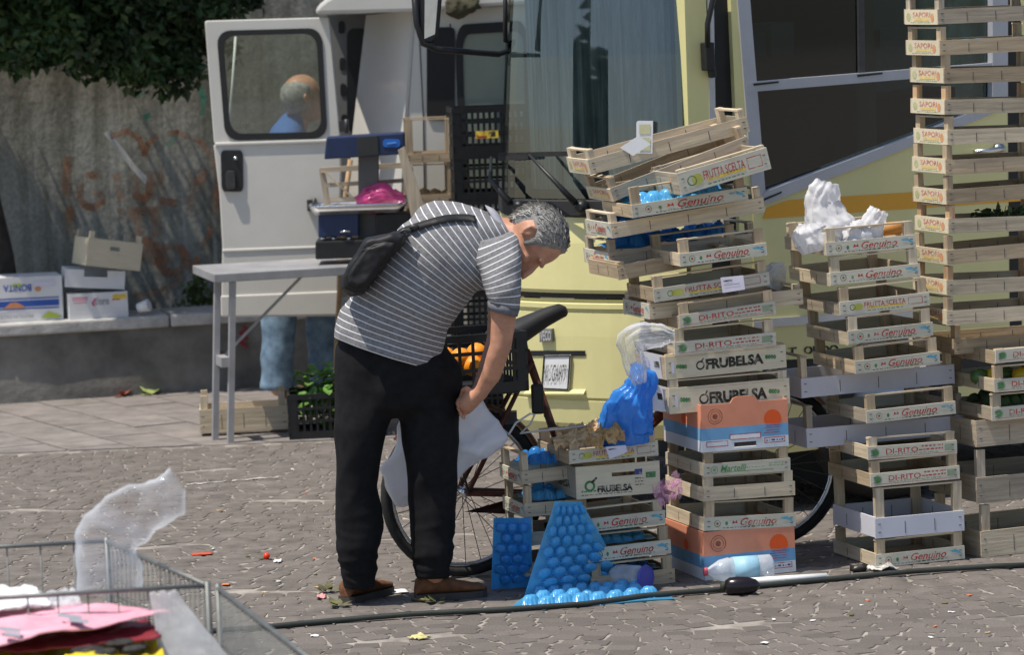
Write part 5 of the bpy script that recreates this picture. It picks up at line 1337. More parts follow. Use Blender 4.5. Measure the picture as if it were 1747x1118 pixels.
b.build('hair', [mat('dark grey hair', (.23, .225, .215), .6, .3, 35), mat('silver hair', (.46, .45, .43), .5, .2, 60)], man)
# trousers
b = MB()
TRO = mat('black trousers', (.0105, .0105, .012), .85, .35, 25, spec=.15)
def tsec(y, x0, x1, dp, dy=0.0): return ell(M((x0 + x1) / 2, y, dy), (M(x1, y, dy) - M(x0, y, dy)) / 2, V((0, -dp, 0)), 28, 2.2)
b.rings([tsec(560, 590, 735, .13, .03), tsec(590, 573, 762, .15, .03), tsec(625, 569, 785, .165, .03), tsec(660, 569, 788, .165, .03), tsec(690, 572, 784, .15, .03), tsec(712, 600, 760, .1, .03)])
b.rings([tsec(640, 571, 690, .13, .02), tsec(690, 570, 680, .135, .02), tsec(730, 570, 664, .13, .01), tsec(780, 571, 650, .115, 0), tsec(830, 572, 642, .1, .0), tsec(870, 572, 653, .098, .0), tsec(905, 572, 655, .1, .01), tsec(935, 574, 648, .1, .01), tsec(955, 577, 645, .1, .02), tsec(975, 582, 645, .095, .03), tsec(1003, 586, 640, .085, .03)])
b.rings([tsec(640, 670, 788, .13, .04), tsec(690, 676, 787, .135, .04), tsec(730, 682, 784, .125, .03), tsec(790, 690, 781, .11, .02), tsec(850, 695, 779, .1, .02), tsec(890, 699, 777, .095, .02), tsec(925, 702, 776, .095, .02), tsec(945, 701, 775, .1, .02), tsec(962, 705, 771, .09, .02), tsec(985, 709, 768, .08, .02)])
def tfold(p, n):
    k = .005 * noise.noise(V((p.x * 9, p.y * 9, p.z * 3)))
    lo = max(0, min(1, (.42 - p.z) * 4)); k += lo * .016 * (.2 - abs(noise.noise(V((p.x * 4 + p.z * 6, p.y * 5, p.z * 22))))) + .014 * (.15 - abs(noise.noise(V((p.x * 3 + p.z * 2, p.y * 3, p.z * 5 - p.x * 6))))) * (1 - lo)
    return n * k
union(b, 'trousers', TRO, man, .009, 4, tfold)
# shoes
LEA = mat('brown suede', (.12, .05, .022), .8, .3, 30, col2=(.16, .065, .025)); SOLE = mat('shoe sole', (.06, .05, .045), .8, .2, 20)
def shoe(heel, toe):
    heel, toe = V(heel), V(toe); heel.z = toe.z = 0; d = (toe - heel).normalized(); s_ = V((d.y, -d.x, 0)); L_ = (toe - heel).length
    prof = [(0.0, .028, .05), (.02, .036, .085), (.12, .038, .1), (.3, .036, .1), (.45, .038, .085), (.6, .044, .07), (.78, .047, .058), (.92, .038, .048), (1.0, .018, .035)]
    def ring(f, w, h, z0): return [heel + d * (L_ * f) + s_ * (w * math.cos(t * math.pi / 8)) + V((0, 0, z0 + (h - z0) * (.5 + .5 * math.sin(t * math.pi / 8)))) for t in range(16)]
    b = MB(); b.rings([ring(f, w, h, .022) for f, w, h in prof])
    so = b.build('shoe', LEA, man)
    b = MB()
    for z0, z1 in ((.0, .026),):
        b.rings([[heel + d * (L_ * f) + s_ * q * (w + .004) for f, w, h in prof for q in (1,)] + [heel + d * (L_ * f) - s_ * (w + .004) for f, w, h in prof[::-1]], [heel + d * (L_ * f) + s_ * (w + .004) + V((0, 0, z1)) for f, w, h in prof] + [heel + d * (L_ * f) - s_ * (w + .004) + V((0, 0, z1)) for f, w, h in prof[::-1]]], smooth=False)
    b.build('sole', SOLE, so)
    for k in range(4): MB().tube([heel + d * (L_ * (.3 + .07 * k)) + s_ * .02 + V((0, 0, .104 - .01 * k)), heel + d * (L_ * (.32 + .07 * k)) - s_ * .02 + V((0, 0, .104 - .01 * k))], .003, 5).build('lace', BLACKP, so)
shoe(G(590, 1030), G(590, 1030) + V((.16, .22, 0))); shoe(G(709, 1026), G(709, 1026) + V((.27, .06, 0)))
# ---- shoulder bag on his back
bagM = mat('black nylon', (.011, .011, .012), .6, .4, 14, spec=.35)
bag = thing('shoulder_bag', 'black nylon shoulder bag slung low across the back of the bending man', 'bag', M(640, 450, -.18))
def bagf(p, n): return n * (.008 * noise.noise(p * 16) + .003 * noise.noise(p * 45))
b = MB()
bo = [(624, 408), (640, 404), (672, 396), (694, 398), (690, 414), (672, 434), (648, 464), (620, 500), (600, 507), (581, 494), (582, 474), (604, 436)]
cxy = (sum(p[0] for p in bo) / len(bo), sum(p[1] for p in bo) / len(bo))
def bring(s_, dy): return [M(cxy[0] + (x - cxy[0]) * s_, cxy[1] + (y - cxy[1]) * s_, dy) for x, y in bo]
b.rings([bring(.8, -.05), bring(1.0, -.1), bring(1.0, -.2), bring(.9, -.25)])
union(b, 'bag_body', bagM, bag, .007, 5, bagf)
b = MB(); b.rings([bring(.6, -.2), [M(cxy[0] + (x - cxy[0]) * .74 - 3, cxy[1] + (y - cxy[1]) * .74 + 4, -.25) for x, y in bo], [M(cxy[0] + (x - cxy[0]) * .62 - 3, cxy[1] + (y - cxy[1]) * .62 + 4, -.266) for x, y in bo]]); union(b, 'front_pocket', bagM, bag, .006, 4, bagf)
MB().tube([M(618, 428, -.25), M(640, 418, -.256), M(672, 410, -.25)], .003, 5).build('zip', METALD, bag)
# strap lying on the shirt surface
from mathutils.bvhtree import BVHTree
bpy.context.view_layer.update()
tree_s = BVHTree.FromPolygons([shirt.matrix_world @ v.co for v in shirt.data.vertices], [p.vertices[:] for p in shirt.data.polygons])
def on_shirt(px, py, off=.006):
    o = V((0, 0, H)); d = ray(px, py).normalized(); h_ = tree_s.ray_cast(o, d)
    if h_[0] is None: return M(px, py, -.12)
    return h_[0] - d * off + h_[1] * (off if h_[1].dot(d) < 0 else -off)
sp_ = [(672, 402), (690, 396), (706, 390), (724, 384), (742, 379), (760, 375), (780, 373), (800, 373), (812, 376)]
b = MB(); top = [on_shirt(x - 1, y - 5) for x, y in sp_]; bot = [on_shirt(x + 1, y + 6) for x, y in sp_]
def strapf(u, v):
    t = u * (len(sp_) - 1); k = min(int(t), len(sp_) - 2); f = t - k
    return top[k].lerp(top[k + 1], f).lerp(bot[k].lerp(bot[k + 1], f), v)
b.sheet(strapf, 24, 2)
b.build('strap', bagM, bag, solid=.003)
MB().ball(on_shirt(708, 391, .012), (.02, .012, .012), 10).build('strap_buckle', METALD, bag)
MB().tube([M(700, 396, -.2), M(690, 392, -.2), M(676, 400, -.2), M(684, 408, -.2), M(700, 396, -.2)], .006, 6).build('strap_ring', METALD, bag)
# ---- white carrier bag in his hand
WB = film('white film', (.84, .85, .9), .0, .35, .1, 8)
b = MB()
wo = [(788, 657), (800, 662), (842, 715), (868, 748), (842, 772), (800, 805), (770, 822), (742, 842), (712, 862), (676, 862), (650, 800), (668, 765), (684, 700), (735, 672)]
wc = (756, 760)
def wring(s_, dy, j): return [M(wc[0] + (x - wc[0]) * s_, wc[1] + (y - wc[1]) * s_, dy + j * .04 * noise.noise(V((x * .02, y * .02, dy * 9)))) for x, y in wo]
b.rings([wring(.3, .3, 1), wring(.7, .29, 1), wring(.97, .24, 1), wring(1, .2, 0), wring(.98, .17, 1), wring(.7, .13, 1), wring(.3, .12, 1)])
o = union(b, 'carrier_bag', WB, None, .009, 2, lambda p, n: n * (.05 * (.25 - abs(noise.noise(V((p.x * 5 + p.z * 3, p.y * 3, p.z * 3 - p.x * 4))))) + .02 * (.25 - abs(noise.noise(V((p.x * 11 - p.z * 9, p.y * 6, p.z * 8 + p.x * 5)))))))
tag(o, 'white plastic carrier bag held by the bending man behind his legs', 'plastic bag')

# ---- the man behind the van door
YF = 20.5
def N_(px, py, dy=0.0): return P(px, py, YF + dy)
fm = thing('person', 'balding man in blue shirt and jeans standing behind the open van door', 'person', G(508, 690))
b = MB()
HC2 = N_(520, 168, -.02); hu = V((-.16, 0, .98)).normalized(); hn = V((.85, .35, -.1)); hn = (hn - hu * hn.dot(hu)).normalized()
at2, Mx2 = head(b, HC2, hu, hn, 1.13)
limb(b, [(N_(503, 225, 0), .07), (N_(510, 195), .06), (N_(518, 178), .06)])
limb(b, [(N_(495, 240, .02), .12), (N_(500, 330, .05), .15), (N_(508, 430, .05), .15)])
for q in (-1, 1): limb(b, [(N_(490, 250, q * .17), .06), (N_(510, 330, q * .22), .05), (N_(560, 385, q * .2), .042), (N_(610, 390, q * .12), .032)]); hand(b, N_(610, 390, q * .12), V((1, 0, 0)), V((0, 0, -1)), 1, .6, q)
for q, xo in ((-1, -14), (1, 22)): limb(b, [(N_(505, 440, q * .09), .09), (N_(505 + xo * 2, 560, q * .1), .06), (N_(505 + xo * 2.2, 668, q * .1), .042)])
union(b, 'body', SKIN, fm, .009, 3)
b = MB(); b.rings([ell(N_(508, 440, .04), V((.16, 0, 0)), V((0, -.2, 0)), 28), ell(N_(500, 340, .04), V((.16, 0, 0)), V((0, -.22, 0)), 28), ell(N_(488, 265, .02), V((.145, 0, .02)), V((0, -.24, 0)), 28), ell(N_(487, 235, .02), V((.12, 0, .03)), V((0, -.21, 0)), 28), ell(N_(494, 210, .02), V((.1, 0, .02)), V((0, -.12, 0)), 28), ell(N_(505, 192, .01), V((.065, 0, .0)), V((0, -.07, 0)), 28)])
for q in (-1, 1): limb(b, [(N_(488, 245, q * .17), .085), (N_(500, 300, q * .22), .08), (N_(512, 335, q * .23), .07)])
union(b, 'shirt', mat('blue shirt', (.045, .12, .33), .85, .15, 40), fm, .01, 3, lambda p, n: n * (.01 * noise.noise(p * 9)))
b = MB(); JEAN = mat('light blue jeans', (.1, .17, .26), .9, .3, 12, col2=(.19, .28, .37))
b.rings([ell(N_(508, 420, .04), V((.15, 0, 0)), V((0, -.17, 0)), 24), ell(N_(508, 470, .03), V((.16, 0, 0)), V((0, -.19, 0)), 24), ell(N_(508, 520, .03), V((.13, 0, 0)), V((0, -.17, 0)), 24)])
for q, xo in ((-1, -14), (1, 22)):
    b.rings([ell(N_(505 + xo * y_ / 100 * .2 + xo, y_, q * .1), V((w_, 0, 0)), V((0, -.09, 0)), 20) for y_, w_ in ((480, .105), (540, .1), (590, .094), (630, .09), (655, .1), (664, .095))])
union(b, 'jeans', JEAN, fm, .01, 3, lambda p, n: n * (.012 * noise.noise(V((p.x * 5, p.y * 5, p.z * 9)))))
for q, xo in ((-1, -18), (1, 6)):
    hb = N_(495 + xo, 682, q * .1); hb.z = 0
    MB().rings([[hb + V((f * .27, w * math.cos(t * math.pi / 6), .005 + h * (.5 + .5 * math.sin(t * math.pi / 6)))) for t in range(12)] for f, w, h in ((0, .03, .06), (.1, .04, .09), (.4, .042, .09), (.7, .046, .06), (1, .02, .03))]).build('shoe', LEA, fm)
b = MB(); rows = []
for i in range(13):
    t = math.pi * i / 12 - math.pi / 2; row = []
    for j in range(28):
        a = 2 * math.pi * j / 28; x, y, z = math.cos(t) * math.cos(a), math.cos(t) * math.sin(a), math.sin(t)
        k = 1.07 + .03 * noise.noise(V((x, y, z)) * 5) - .3 * max(max(0, min(1, (y - .12 - .3 * z) * 4)), max(0, min(1, (z + .35 * y - .62) * 4)), max(0, min(1, (-z - .8 + .5 * y) * 4)))
        row.append(at2(x * .079 * k, -.014 + y * .1 * k, .02 + z * .094 * k))
    rows.append(row)
b.rings(rows).build('hair', HAIRM, fm)

# ================================================================ BLUE TRAYS, BAGS, BOTTLES, LITTER
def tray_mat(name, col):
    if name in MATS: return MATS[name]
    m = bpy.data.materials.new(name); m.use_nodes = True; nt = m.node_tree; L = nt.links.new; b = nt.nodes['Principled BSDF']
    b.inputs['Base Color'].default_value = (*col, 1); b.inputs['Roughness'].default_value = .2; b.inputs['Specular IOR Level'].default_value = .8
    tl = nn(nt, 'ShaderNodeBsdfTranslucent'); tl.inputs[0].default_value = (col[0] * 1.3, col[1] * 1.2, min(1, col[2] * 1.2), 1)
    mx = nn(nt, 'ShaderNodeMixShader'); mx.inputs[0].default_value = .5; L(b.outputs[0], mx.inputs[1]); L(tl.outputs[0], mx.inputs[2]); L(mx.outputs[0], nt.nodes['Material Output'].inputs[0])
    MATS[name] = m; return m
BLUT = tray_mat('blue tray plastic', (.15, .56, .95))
BLUT_SHADED = tray_mat('shaded blue tray plastic', (.05, .32, .74))  # darker copy of the tray plastic, shade put into the colour
def tray(name, quad, cols, rows, depth, label, nrm, m=BLUT, warp=.02, seed=1, marg=.07, group='blue fruit trays'):
    """thin pressed tray: quad tl, tr, br, bl; fluted cups bulging along nrm"""
    c = sum(quad, V()) / 4
    U = ((quad[1] - quad[0]).length + (quad[2] - quad[3]).length) / 2; W_ = ((quad[3] - quad[0]).length + (quad[2] - quad[1]).length) / 2
    cw, ch = U * (1 - 2 * marg) / cols, W_ * (1 - 2 * marg) / rows
    def fn(u, v):
        p = quad[0].lerp(quad[1], u).lerp(quad[3].lerp(quad[2], u), v)
        p = p + nrm * (warp * noise.noise(V((u * 3, v * 3, seed))))
        uu, vv = (u - marg) / (1 - 2 * marg) * cols, (v - marg) / (1 - 2 * marg) * rows
        if 0 < uu < cols and 0 < vv < rows:
            j = int(vv); uu2 = uu + (.5 if j % 2 else 0)
            i = int(uu2)
            if not (j % 2 and (i == 0 or i >= cols)):
                dx, dy = (uu2 - i - .5) * cw, (vv - j - .5) * ch; r = min(cw, ch) * .55
                q = math.hypot(dx, dy) / r; a = math.atan2(dy, dx); q *= 1 + .13 * math.cos(a * 12)
                if q < 1: p = p + nrm * (depth * (1 - q ** 4.5) * (1 + .08 * math.cos(a * 12) * min(1, q * 1.6)) * (1 + .3 * noise.noise(V((i * 3.1, j * 2.7, seed)))))
        return p
    o = MB().sheet(fn, cols * 20, rows * 20).build(name, m)
    return tag(o, label, 'tray', group)
g0, g1 = G(905, 1020), G(1066, 996)
nr = V((.2, -.9, .35)).normalized()
tray('fruit_tray', [P(958, 850, 14.0) + V((-.02, -.0, 0)), P(985, 852, 14.0), g1 + V((0, .0, .006)), g0 + V((0, 0, .006))] if False else [P(946, 856, 13.92), P(992, 856, 13.94), g1 + V((.01, 0, .004)), g0 + V((-.025, 0, .004))], 5, 8, .034, 'blue plastic fruit tray leaning upright against the low crates', nr, seed=3, warp=.02, marg=.05)
tray('fruit_tray', [G(905, 1012) + V((0, 0, .004)), G(1100, 1000) + V((0, 0, .004)), G(1152, 1024) + V((0, 0, .004)), G(862, 1046) + V((0, 0, .004))], 8, 3, .036, 'blue plastic fruit tray lying flat on the cobbles', V((0, 0, 1)), seed=5, warp=.006)
tray('fruit_tray', [P(842, 884, 13.97), P(906, 884, 13.98), G(908, 1004) + V((0, 0, .004)), G(838, 1008) + V((0, 0, .004))], 3, 6, .028, 'shaded blue plastic fruit tray hanging at the left end of the low crates', V((0, -1, 0)), BLUT_SHADED, seed=8, marg=.06)
# trays lining some crates (see liner)
def liner(key, label, m=BLUT_SHADED, z=.055, cols=6, rows=4, depth=.03, h=0.0):
    r_, w, d, hh, bh, Rm = CR[key]; c = r_.location
    f = lambda x, y, zz: c + Rm @ V((x, y, zz))
    W2, D2 = w / 2 - .045, d / 2 - .04
    tray('fruit_tray', [f(-W2, D2, z), f(W2, D2, z + h), f(W2, -D2, z + h), f(-W2, -D2, z)], cols, rows, depth, label, Rm @ V((0, 0, 1)), m, .02, len(key) + z, .04)
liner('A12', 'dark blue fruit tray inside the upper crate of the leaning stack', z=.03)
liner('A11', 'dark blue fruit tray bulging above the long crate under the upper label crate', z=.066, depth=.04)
liner('A13', 'blue tray corner in the crate below the tilted ones', BLUT, z=.045)
liner('S3', 'blue tray in the topmost narrow crate by the bicycle', BLUT_SHADED, z=.07, cols=3, rows=3)
liner('S2', 'blue tray in the second highest narrow crate by the bicycle', BLUT, z=.06, cols=3, rows=3)
liner('R1', 'blue tray in the middle crate of the low stack', BLUT, z=.062, cols=5, rows=4, depth=.02)
liner('R0', 'dark blue tray in the lowest crate of the low stack', BLUT_SHADED, z=.06, cols=5, rows=4, depth=.02)
liner('C9', 'blue tray near the top of the tall tower', BLUT, z=.028, cols=6, rows=3, depth=.02)
def folded(name, path, Y, m, label, seed=1, n=72, fold=.3, twist=.6, flat=.8, open_top=True, cat='plastic bag'):
    """thin bag gathered along a path of (px, py, half width px): long sharp folds run up it"""
    pts = []
    for (x0, y0, r0), (x1, y1, r1) in zip(path, path[1:]):
        for k in range(7): t = k / 7; t2 = t * t * (3 - 2 * t); pts.append((x0 + (x1 - x0) * t, y0 + (y1 - y0) * t, r0 + (r1 - r0) * t2))
    pts.append(path[-1]); rows = []
    for k, (x, y, r) in enumerate(pts):
        a_, b_ = pts[max(k - 1, 0)], pts[min(k + 1, len(pts) - 1)]
        dx, dy = b_[0] - a_[0], b_[1] - a_[1]; l_ = math.hypot(dx, dy) or 1; dx, dy = dx / l_, dy / l_
        c = P(x, y, Y); ax = P(x - dy * r, y + dx * r, Y) - c; row = []
        for j in range(n):
            an = 2 * math.pi * j / n + twist * k / len(pts)
            q = V((math.cos(an) * 2.1, math.sin(an) * 2.1, k * .07 + seed * 7.3))
            f = 1 + fold * (.45 - 2.0 * abs(noise.noise(q))) + fold * .45 * (.3 - abs(noise.noise(q * 2.3 + V((0, 0, k * .12))))) + fold * .25 * (.3 - abs(noise.noise(q * 5)))
            p = c + ax * (math.cos(an) * f) + V((0, -ax.length * flat * math.sin(an) * f, 0))
            if k > len(pts) - 5: p += (P(x + dx * 10, y + dy * 10, Y) - c) * (.4 * noise.noise(V((math.cos(an) * 3, math.sin(an) * 3, seed))))
            row.append(p)
        rows.append(row)
    b = MB().rings(rows, caps=False)
    if not open_top: b.add(rows[-1], [list(range(n))])
    b.add(rows[0], [list(range(n))[::-1]])
    return tag(b.build(name, m), label, cat)
def crumple(name, quad, Y, m, label, amp=.05, freq=3.0, seed=1, cat='paper', n=44, dz=0.0):
    """one crumpled sheet over a pixel quad (tl, tr, br, bl), back edge dz deeper"""
    q = [P(*quad[0], Y + dz), P(*quad[1], Y + dz), P(*quad[2], Y), P(*quad[3], Y)]
    def fn(u, v):
        p = q[0].lerp(q[1], u).lerp(q[3].lerp(q[2], u), v); w = V((u * freq, v * freq, seed))
        h_ = amp * (1.6 * (.3 - abs(noise.noise(w))) + .9 * (.3 - abs(noise.noise(w * 2.3 + V((3, 1, 0))))) + .4 * (.3 - abs(noise.noise(w * 5))))
        return p + V((.35 * amp * noise.noise(w * 1.7), -.6 * h_, h_))
    return tag(MB().sheet(fn, n, n).build(name, m), label, cat)
folded('plastic_bag', [(608, 346, 10), (630, 342, 22), (652, 336, 24), (672, 340, 16), (690, 338, 8)], YS + .12, film('pink film', (.85, .12, .38), .2, .15, .3), 'crumpled bright pink plastic bag lying in the steel scale pan', 8, fold=.4)
# blue carrier bag and brown paper in the top crate of the low stack
YB = 14.12
folded('plastic_bag', [(1068, 758, 38), (1066, 738, 42), (1070, 712, 40), (1078, 688, 34), (1090, 666, 24), (1096, 650, 24), (1088, 634, 14), (1080, 620, 5)], YB, film('blue film', (.06, .33, .88), .12, .15, .15), 'bright blue plastic bag standing in the top crate of the low stack', 3, fold=.34)
KR = mat('brown paper', (.5, .34, .17), .8, .2, 8, col2=(.6, .43, .24))
crumple('crumpled_paper', ((952, 738), (1040, 722), (1062, 752), (945, 772)), YB - .1, KR, 'crumpled brown wrapping paper in the top crate of the low stack', .055, 3.2, 4, dz=.2)
crumple('crumpled_paper', ((1000, 735), (1055, 726), (1066, 748), (1005, 768)), YB - .14, mat('dark brown paper', (.42, .26, .1), .8, .25, 8, col2=(.55, .37, .18)), 'darker brown paper bag on top of the wrapping paper', .045, 2.6, 9, dz=.14)
# white bags on stack B
WF = film('white bag film', (.82, .82, .84), .0, .5, .05)
folded('paper_bag', [(1412, 424, 40), (1410, 408, 46), (1414, 388, 46), (1408, 368, 34), (1402, 345, 27), (1406, 328, 26), (1411, 310, 19)], 14.4, WF, 'tall white paper bag poking up from the stack by the truck', 5, fold=.26, flat=.7)
folded('paper_bag', [(1392, 428, 24), (1388, 412, 30), (1380, 396, 28), (1376, 382, 16)], 14.32, WF, 'low slumped white paper bag left of the tall one', 6, fold=.3)
folded('paper_bag', [(1462, 424, 30), (1458, 408, 32), (1450, 396, 26), (1440, 386, 12)], 14.36, WF, 'flattened white paper bag between two upright ones', 9, fold=.3)
folded('paper_bag', [(1478, 422, 22), (1480, 404, 24), (1487, 386, 20), (1494, 370, 17), (1500, 358, 15)], 14.38, WF, 'small white paper bag next to the brown tube on the stack', 7, fold=.3)
o = MB().tube([P(1500, 392, 14.5), P(1538, 388, 14.5)], .026, 16).build('cardboard_tube', mat('orange card', (.55, .25, .06), .7, .15, 8)); tag(o, 'orange brown tube lying in the top crate beside white bags', 'tube')
# film bags caught in the leaning stack
CLF = film('clear film', (.8, .82, .86), .78, .08, .25, 14)
folded('plastic_bag', [(1150, 575, 10), (1125, 573, 18), (1095, 573, 24), (1076, 582, 22), (1078, 606, 18), (1086, 632, 16), (1092, 655, 10)], 14.02, CLF, 'clear plastic bag hanging from the left of the leaning stack', 2, fold=.35)
folded('plastic_bag', [(1312, 490, 18), (1318, 474, 22), (1326, 462, 18), (1338, 452, 8)], 14.52, film('milky film', (.75, .77, .8), .4, .2, .3), 'milky plastic bag between the two big stacks', 4)
crumple('plastic_wrapper', ((1112, 838), (1158, 818), (1166, 846), (1124, 868)), 13.97, film('pink clear film', (.85, .5, .68), .55, .12, .4), 'pink and clear plastic wrapper stuck between low and leaning stacks', .05, 2.4, 3, 'wrapper', dz=.02)
# cards and slips on the tilted crates
def card(pts, Y, label, m=WHITEI, marks=None):
    q = [P(x, y, Y) for x, y in pts]
    o = MB().prism(q, V((0, .003, 0))).build('paper_card', m)
    if marks:
        for k, (u0, v0, u1, v1, mm) in enumerate(marks):
            f = lambda u, v: q[0].lerp(q[1], u).lerp(q[3].lerp(q[2], u), v) + V((0, -.0015 - .0004 * k, 0))
            MB().add([f(u0, v0), f(u1, v0), f(u1, v1), f(u0, v1)], [(0, 1, 2, 3)]).build('print', mm, o)
    return tag(o, label, 'card')
PALEY = mat('ink pale yellow', (.6, .58, .35), .7, .1, 10)
card([(1087, 207), (1114, 206), (1113, 262), (1086, 262)], 14.36, 'upright white card with a yellow panel above the tilted crates', marks=[(.15, .1, .85, .4, PALEY), (.15, .5, .85, .9, PALEY)])
card([(1058, 252), (1090, 231), (1110, 246), (1080, 266)], 14.34, 'folded white paper lying in the topmost tilted crate')
card([(1229, 474), (1268, 470), (1271, 494), (1233, 500)], 14.085, 'pale label card stuck on the front of a leaning stack crate', LILAC, [(.1, .2, .5, .3, BLACKI), (.1, .5, .8, .56, GREYT)])
card([(1033, 763), (1068, 760), (1070, 772), (1040, 784)], 13.985, 'pale label card on the top crate of the low stack', LILAC, [(.1, .2, .5, .3, BLACKI)])
for k, (y, h_) in enumerate(((604, 44), (658, 46))):
    o = card([(1090 + 8 * k, y - 6), (1136 + 4 * k, y + 4), (1141 + 4 * k, y + h_), (1098 + 8 * k, y + h_ - 4)], 14.13 + .02, ['upper white printed side card left of black lettering', 'lower white printed side card left of black lettering'][k], WHITEI, [(.5, .3, .7, .55, BLACKI), (.75, .1, .95, .9, GREYT), (.1, .2, .3, .6, LILAC)])
# white cord looping over the low stack
o = MB().tube([P(x, y, 13.99 + .02 * k) for k, (x, y) in enumerate(((868, 742), (880, 722), (905, 706), (912, 708), (905, 724), (888, 740), (900, 738), (960, 732), (1010, 726)))], .004, 6).build('cord', mat('pale cord', (.5, .5, .5), .6, .1, 10)); tag(o, 'pale cord looping over the top crate of the low stack', 'cord')
# ---- bottles
PET = film('bottle plastic', (.8, .85, .92), .5, .08, .3, 10)
def bottle(c, d, up, label, cap, L_=.3, wrap=None, r=.042):
    d = d.normalized(); t = thing('plastic_bottle', label, 'bottle', c); Mq = Matrix.Translation(c) @ d.to_track_quat('Z', 'Y').to_matrix().to_4x4()
    MB().lathe([(.0, 0), (r * .8, .002), (r, .012), (r, .06), (r * .93, .065), (r, .07), (r, L_ * .6), (r * .93, L_ * .62), (r, L_ * .65), (r * .85, L_ * .78), (r * .45, L_ * .9), (.014, L_ * .94), (.014, L_)], 20, M=Mq).build('bottle_body', PET, t)
    MB().lathe([(.017, L_ * .955), (.017, L_ * 1.01), (.0, L_ * 1.012)], 14, M=Mq).build('cap', cap, t)
    if wrap: MB().lathe([(r * 1.012, L_ * .22), (r * 1.012, L_ * .58)], 20, M=Mq).build('wrapper', wrap, t)
bA = G(1318, 985); bottle(V((bA.x, bA.y - .05, .05)), V((-1, -.12, -.02)), None, 'empty water bottle with pink cap lying against the lower sun carton', mat('pink cap', (.7, .12, .16), .5, .1, 10), .27, mat('pale blue wrapper', (.35, .6, .75), .5, .2, 18), .048)
bB = G(1094, 1004); bottle(V((bB.x, bB.y - .02, .045)), V((-.75, .6, -.02)), None, 'clear plastic cup bottle with a blue rim beside the upright blue tray', mat('navy cap', (.05, .05, .25), .5, .1, 10), .16, None, .045)
MB_ = MB().lathe([(.046, 0), (.05, .006), (.046, .014), (.043, .008)], 20, M=Matrix.Translation(V((bB.x + .012, bB.y - .03, .045))) @ V((.75, -.6, .02)).to_track_quat('Z', 'Y').to_matrix().to_4x4())
o = MB_.build('blue_ring', mat('violet blue rim', (.08, .08, .4), .4, .1, 10)); tag(o, 'violet blue plastic ring on the end of the clear cup', 'ring')
# ---- things lying on the cobbles
def onground(name, b, m, label, cat, px, py, z=0.0, rz=0.0, group=None):
    o = b.build(name, m); g = G(px, py); o.location = V((g.x, g.y, z)); o.rotation_euler = (0, 0, rz); return tag(o, label, cat, group)
eg = onground('aubergine', MB().rings([[V((x, r * math.cos(t * math.pi / 8), r * math.sin(t * math.pi / 8) + .032)) for t in range(16)] for x, r in ((-.06, .008), (-.055, .024), (-.04, .034), (-.01, .037), (.03, .034), (.06, .024), (.075, .008))]), mat('aubergine skin', (.012, .009, .012), .22, .2, 12), 'shiny dark aubergine lying on the hose in front of cartons', 'aubergine', 1263, 1015)
MB().ball((-.062, 0, .034), (.014, .018, .018), 10, jit=.4).build('calyx', mat('dark calyx', (.03, .035, .02), .7, .2, 10), eg, local=True)
onground('white_tube', MB().tube([V((-.15, 0, .012)), V((.15, .03, .014))], .013, 14), mat('white tube', (.78, .8, .78), .4, .05, 8), 'white plastic tube lying along the hose in front of the stacks', 'tube', 1345, 995)
onground('cherry_tomato', MB().ball((0, 0, .014), .0145, 14), mat('tomato skin', (.75, .05, .015), .25, .1, 10), 'red cherry tomato alone on the cobbles', 'tomato', 455, 955)
WP = mat('scrap white', (.75, .75, .73), .7, .1, 10)
def scrap(px, py, sx, sy, m, label, rz=0.0, cat='litter', seed=0, h=.006):
    b = MB(); b.sheet(lambda u, v: V(((u - .5) * sx * (1 + .25 * noise.noise(V((v * 3, seed, 0)))), (v - .5) * sy * (1 + .3 * noise.noise(V((u * 3, seed, 4)))), .004 + h * abs(noise.noise(V((u * 2.3, v * 2.3, seed * 1.7)))))), 8, 6)
    o = onground('litter_scrap', b, m, label, cat, px, py, 0, rz); md = o.modifiers.new('thickness', 'SOLIDIFY'); md.thickness = .002; return o
scrap(474, 959, .03, .06, WP, 'small white scrap next to the cherry tomato', seed=1)
scrap(345, 947, .085, .05, mat('red scrap', (.6, .08, .03), .6, .2, 10), 'flat red peel on the cobbles left of the tomato', seed=2)
scrap(385, 999, .03, .03, mat('orange scrap', (.65, .2, .08), .6, .2, 10), 'tiny orange scrap right of the wire cage', seed=3)
scrap(548, 1022, .035, .05, mat('pink scrap', (.75, .3, .3), .6, .1, 10), 'pink bottle cap scrap left of the man', seed=4, h=.02)
scrap(677, 1011, .08, .09, WP, 'white paper scrap between the shoes of the bending man', .1, seed=5)
scrap(716, 1090, .06, .08, mat('yellow white peel', (.6, .55, .25), .6, .4, 30), 'pale yellow peel on the cobbles in the foreground', .6, seed=6, h=.02)
scrap(537, 1087, .03, .03, WP, 'tiny white speck in front of the hose', seed=7)
scrap(1505, 972, .1, .1, mat('striped wrapper', (.3, .06, .08), .5, .9, 40, col2=(.7, .65, .55)), 'crumpled red and white wrapper in front of the stack with white bags', .3, seed=8, h=.03)
scrap(1330, 1000, .02, .02, WP, 'white crumb beside the white tube', seed=9)
onground('litter_lump', MB().ball((0, 0, .014), (.035, .02, .016), 12, jit=.6), mat('black lump', (.02, .018, .016), .4, .4, 20), 'dark rotten vegetable before the stack with white bags', 'vegetable', 1465, 976)
LFM = mat('wilted leaf', (.06, .06, .025), .7, .4, 20, col2=(.12, .12, .045))
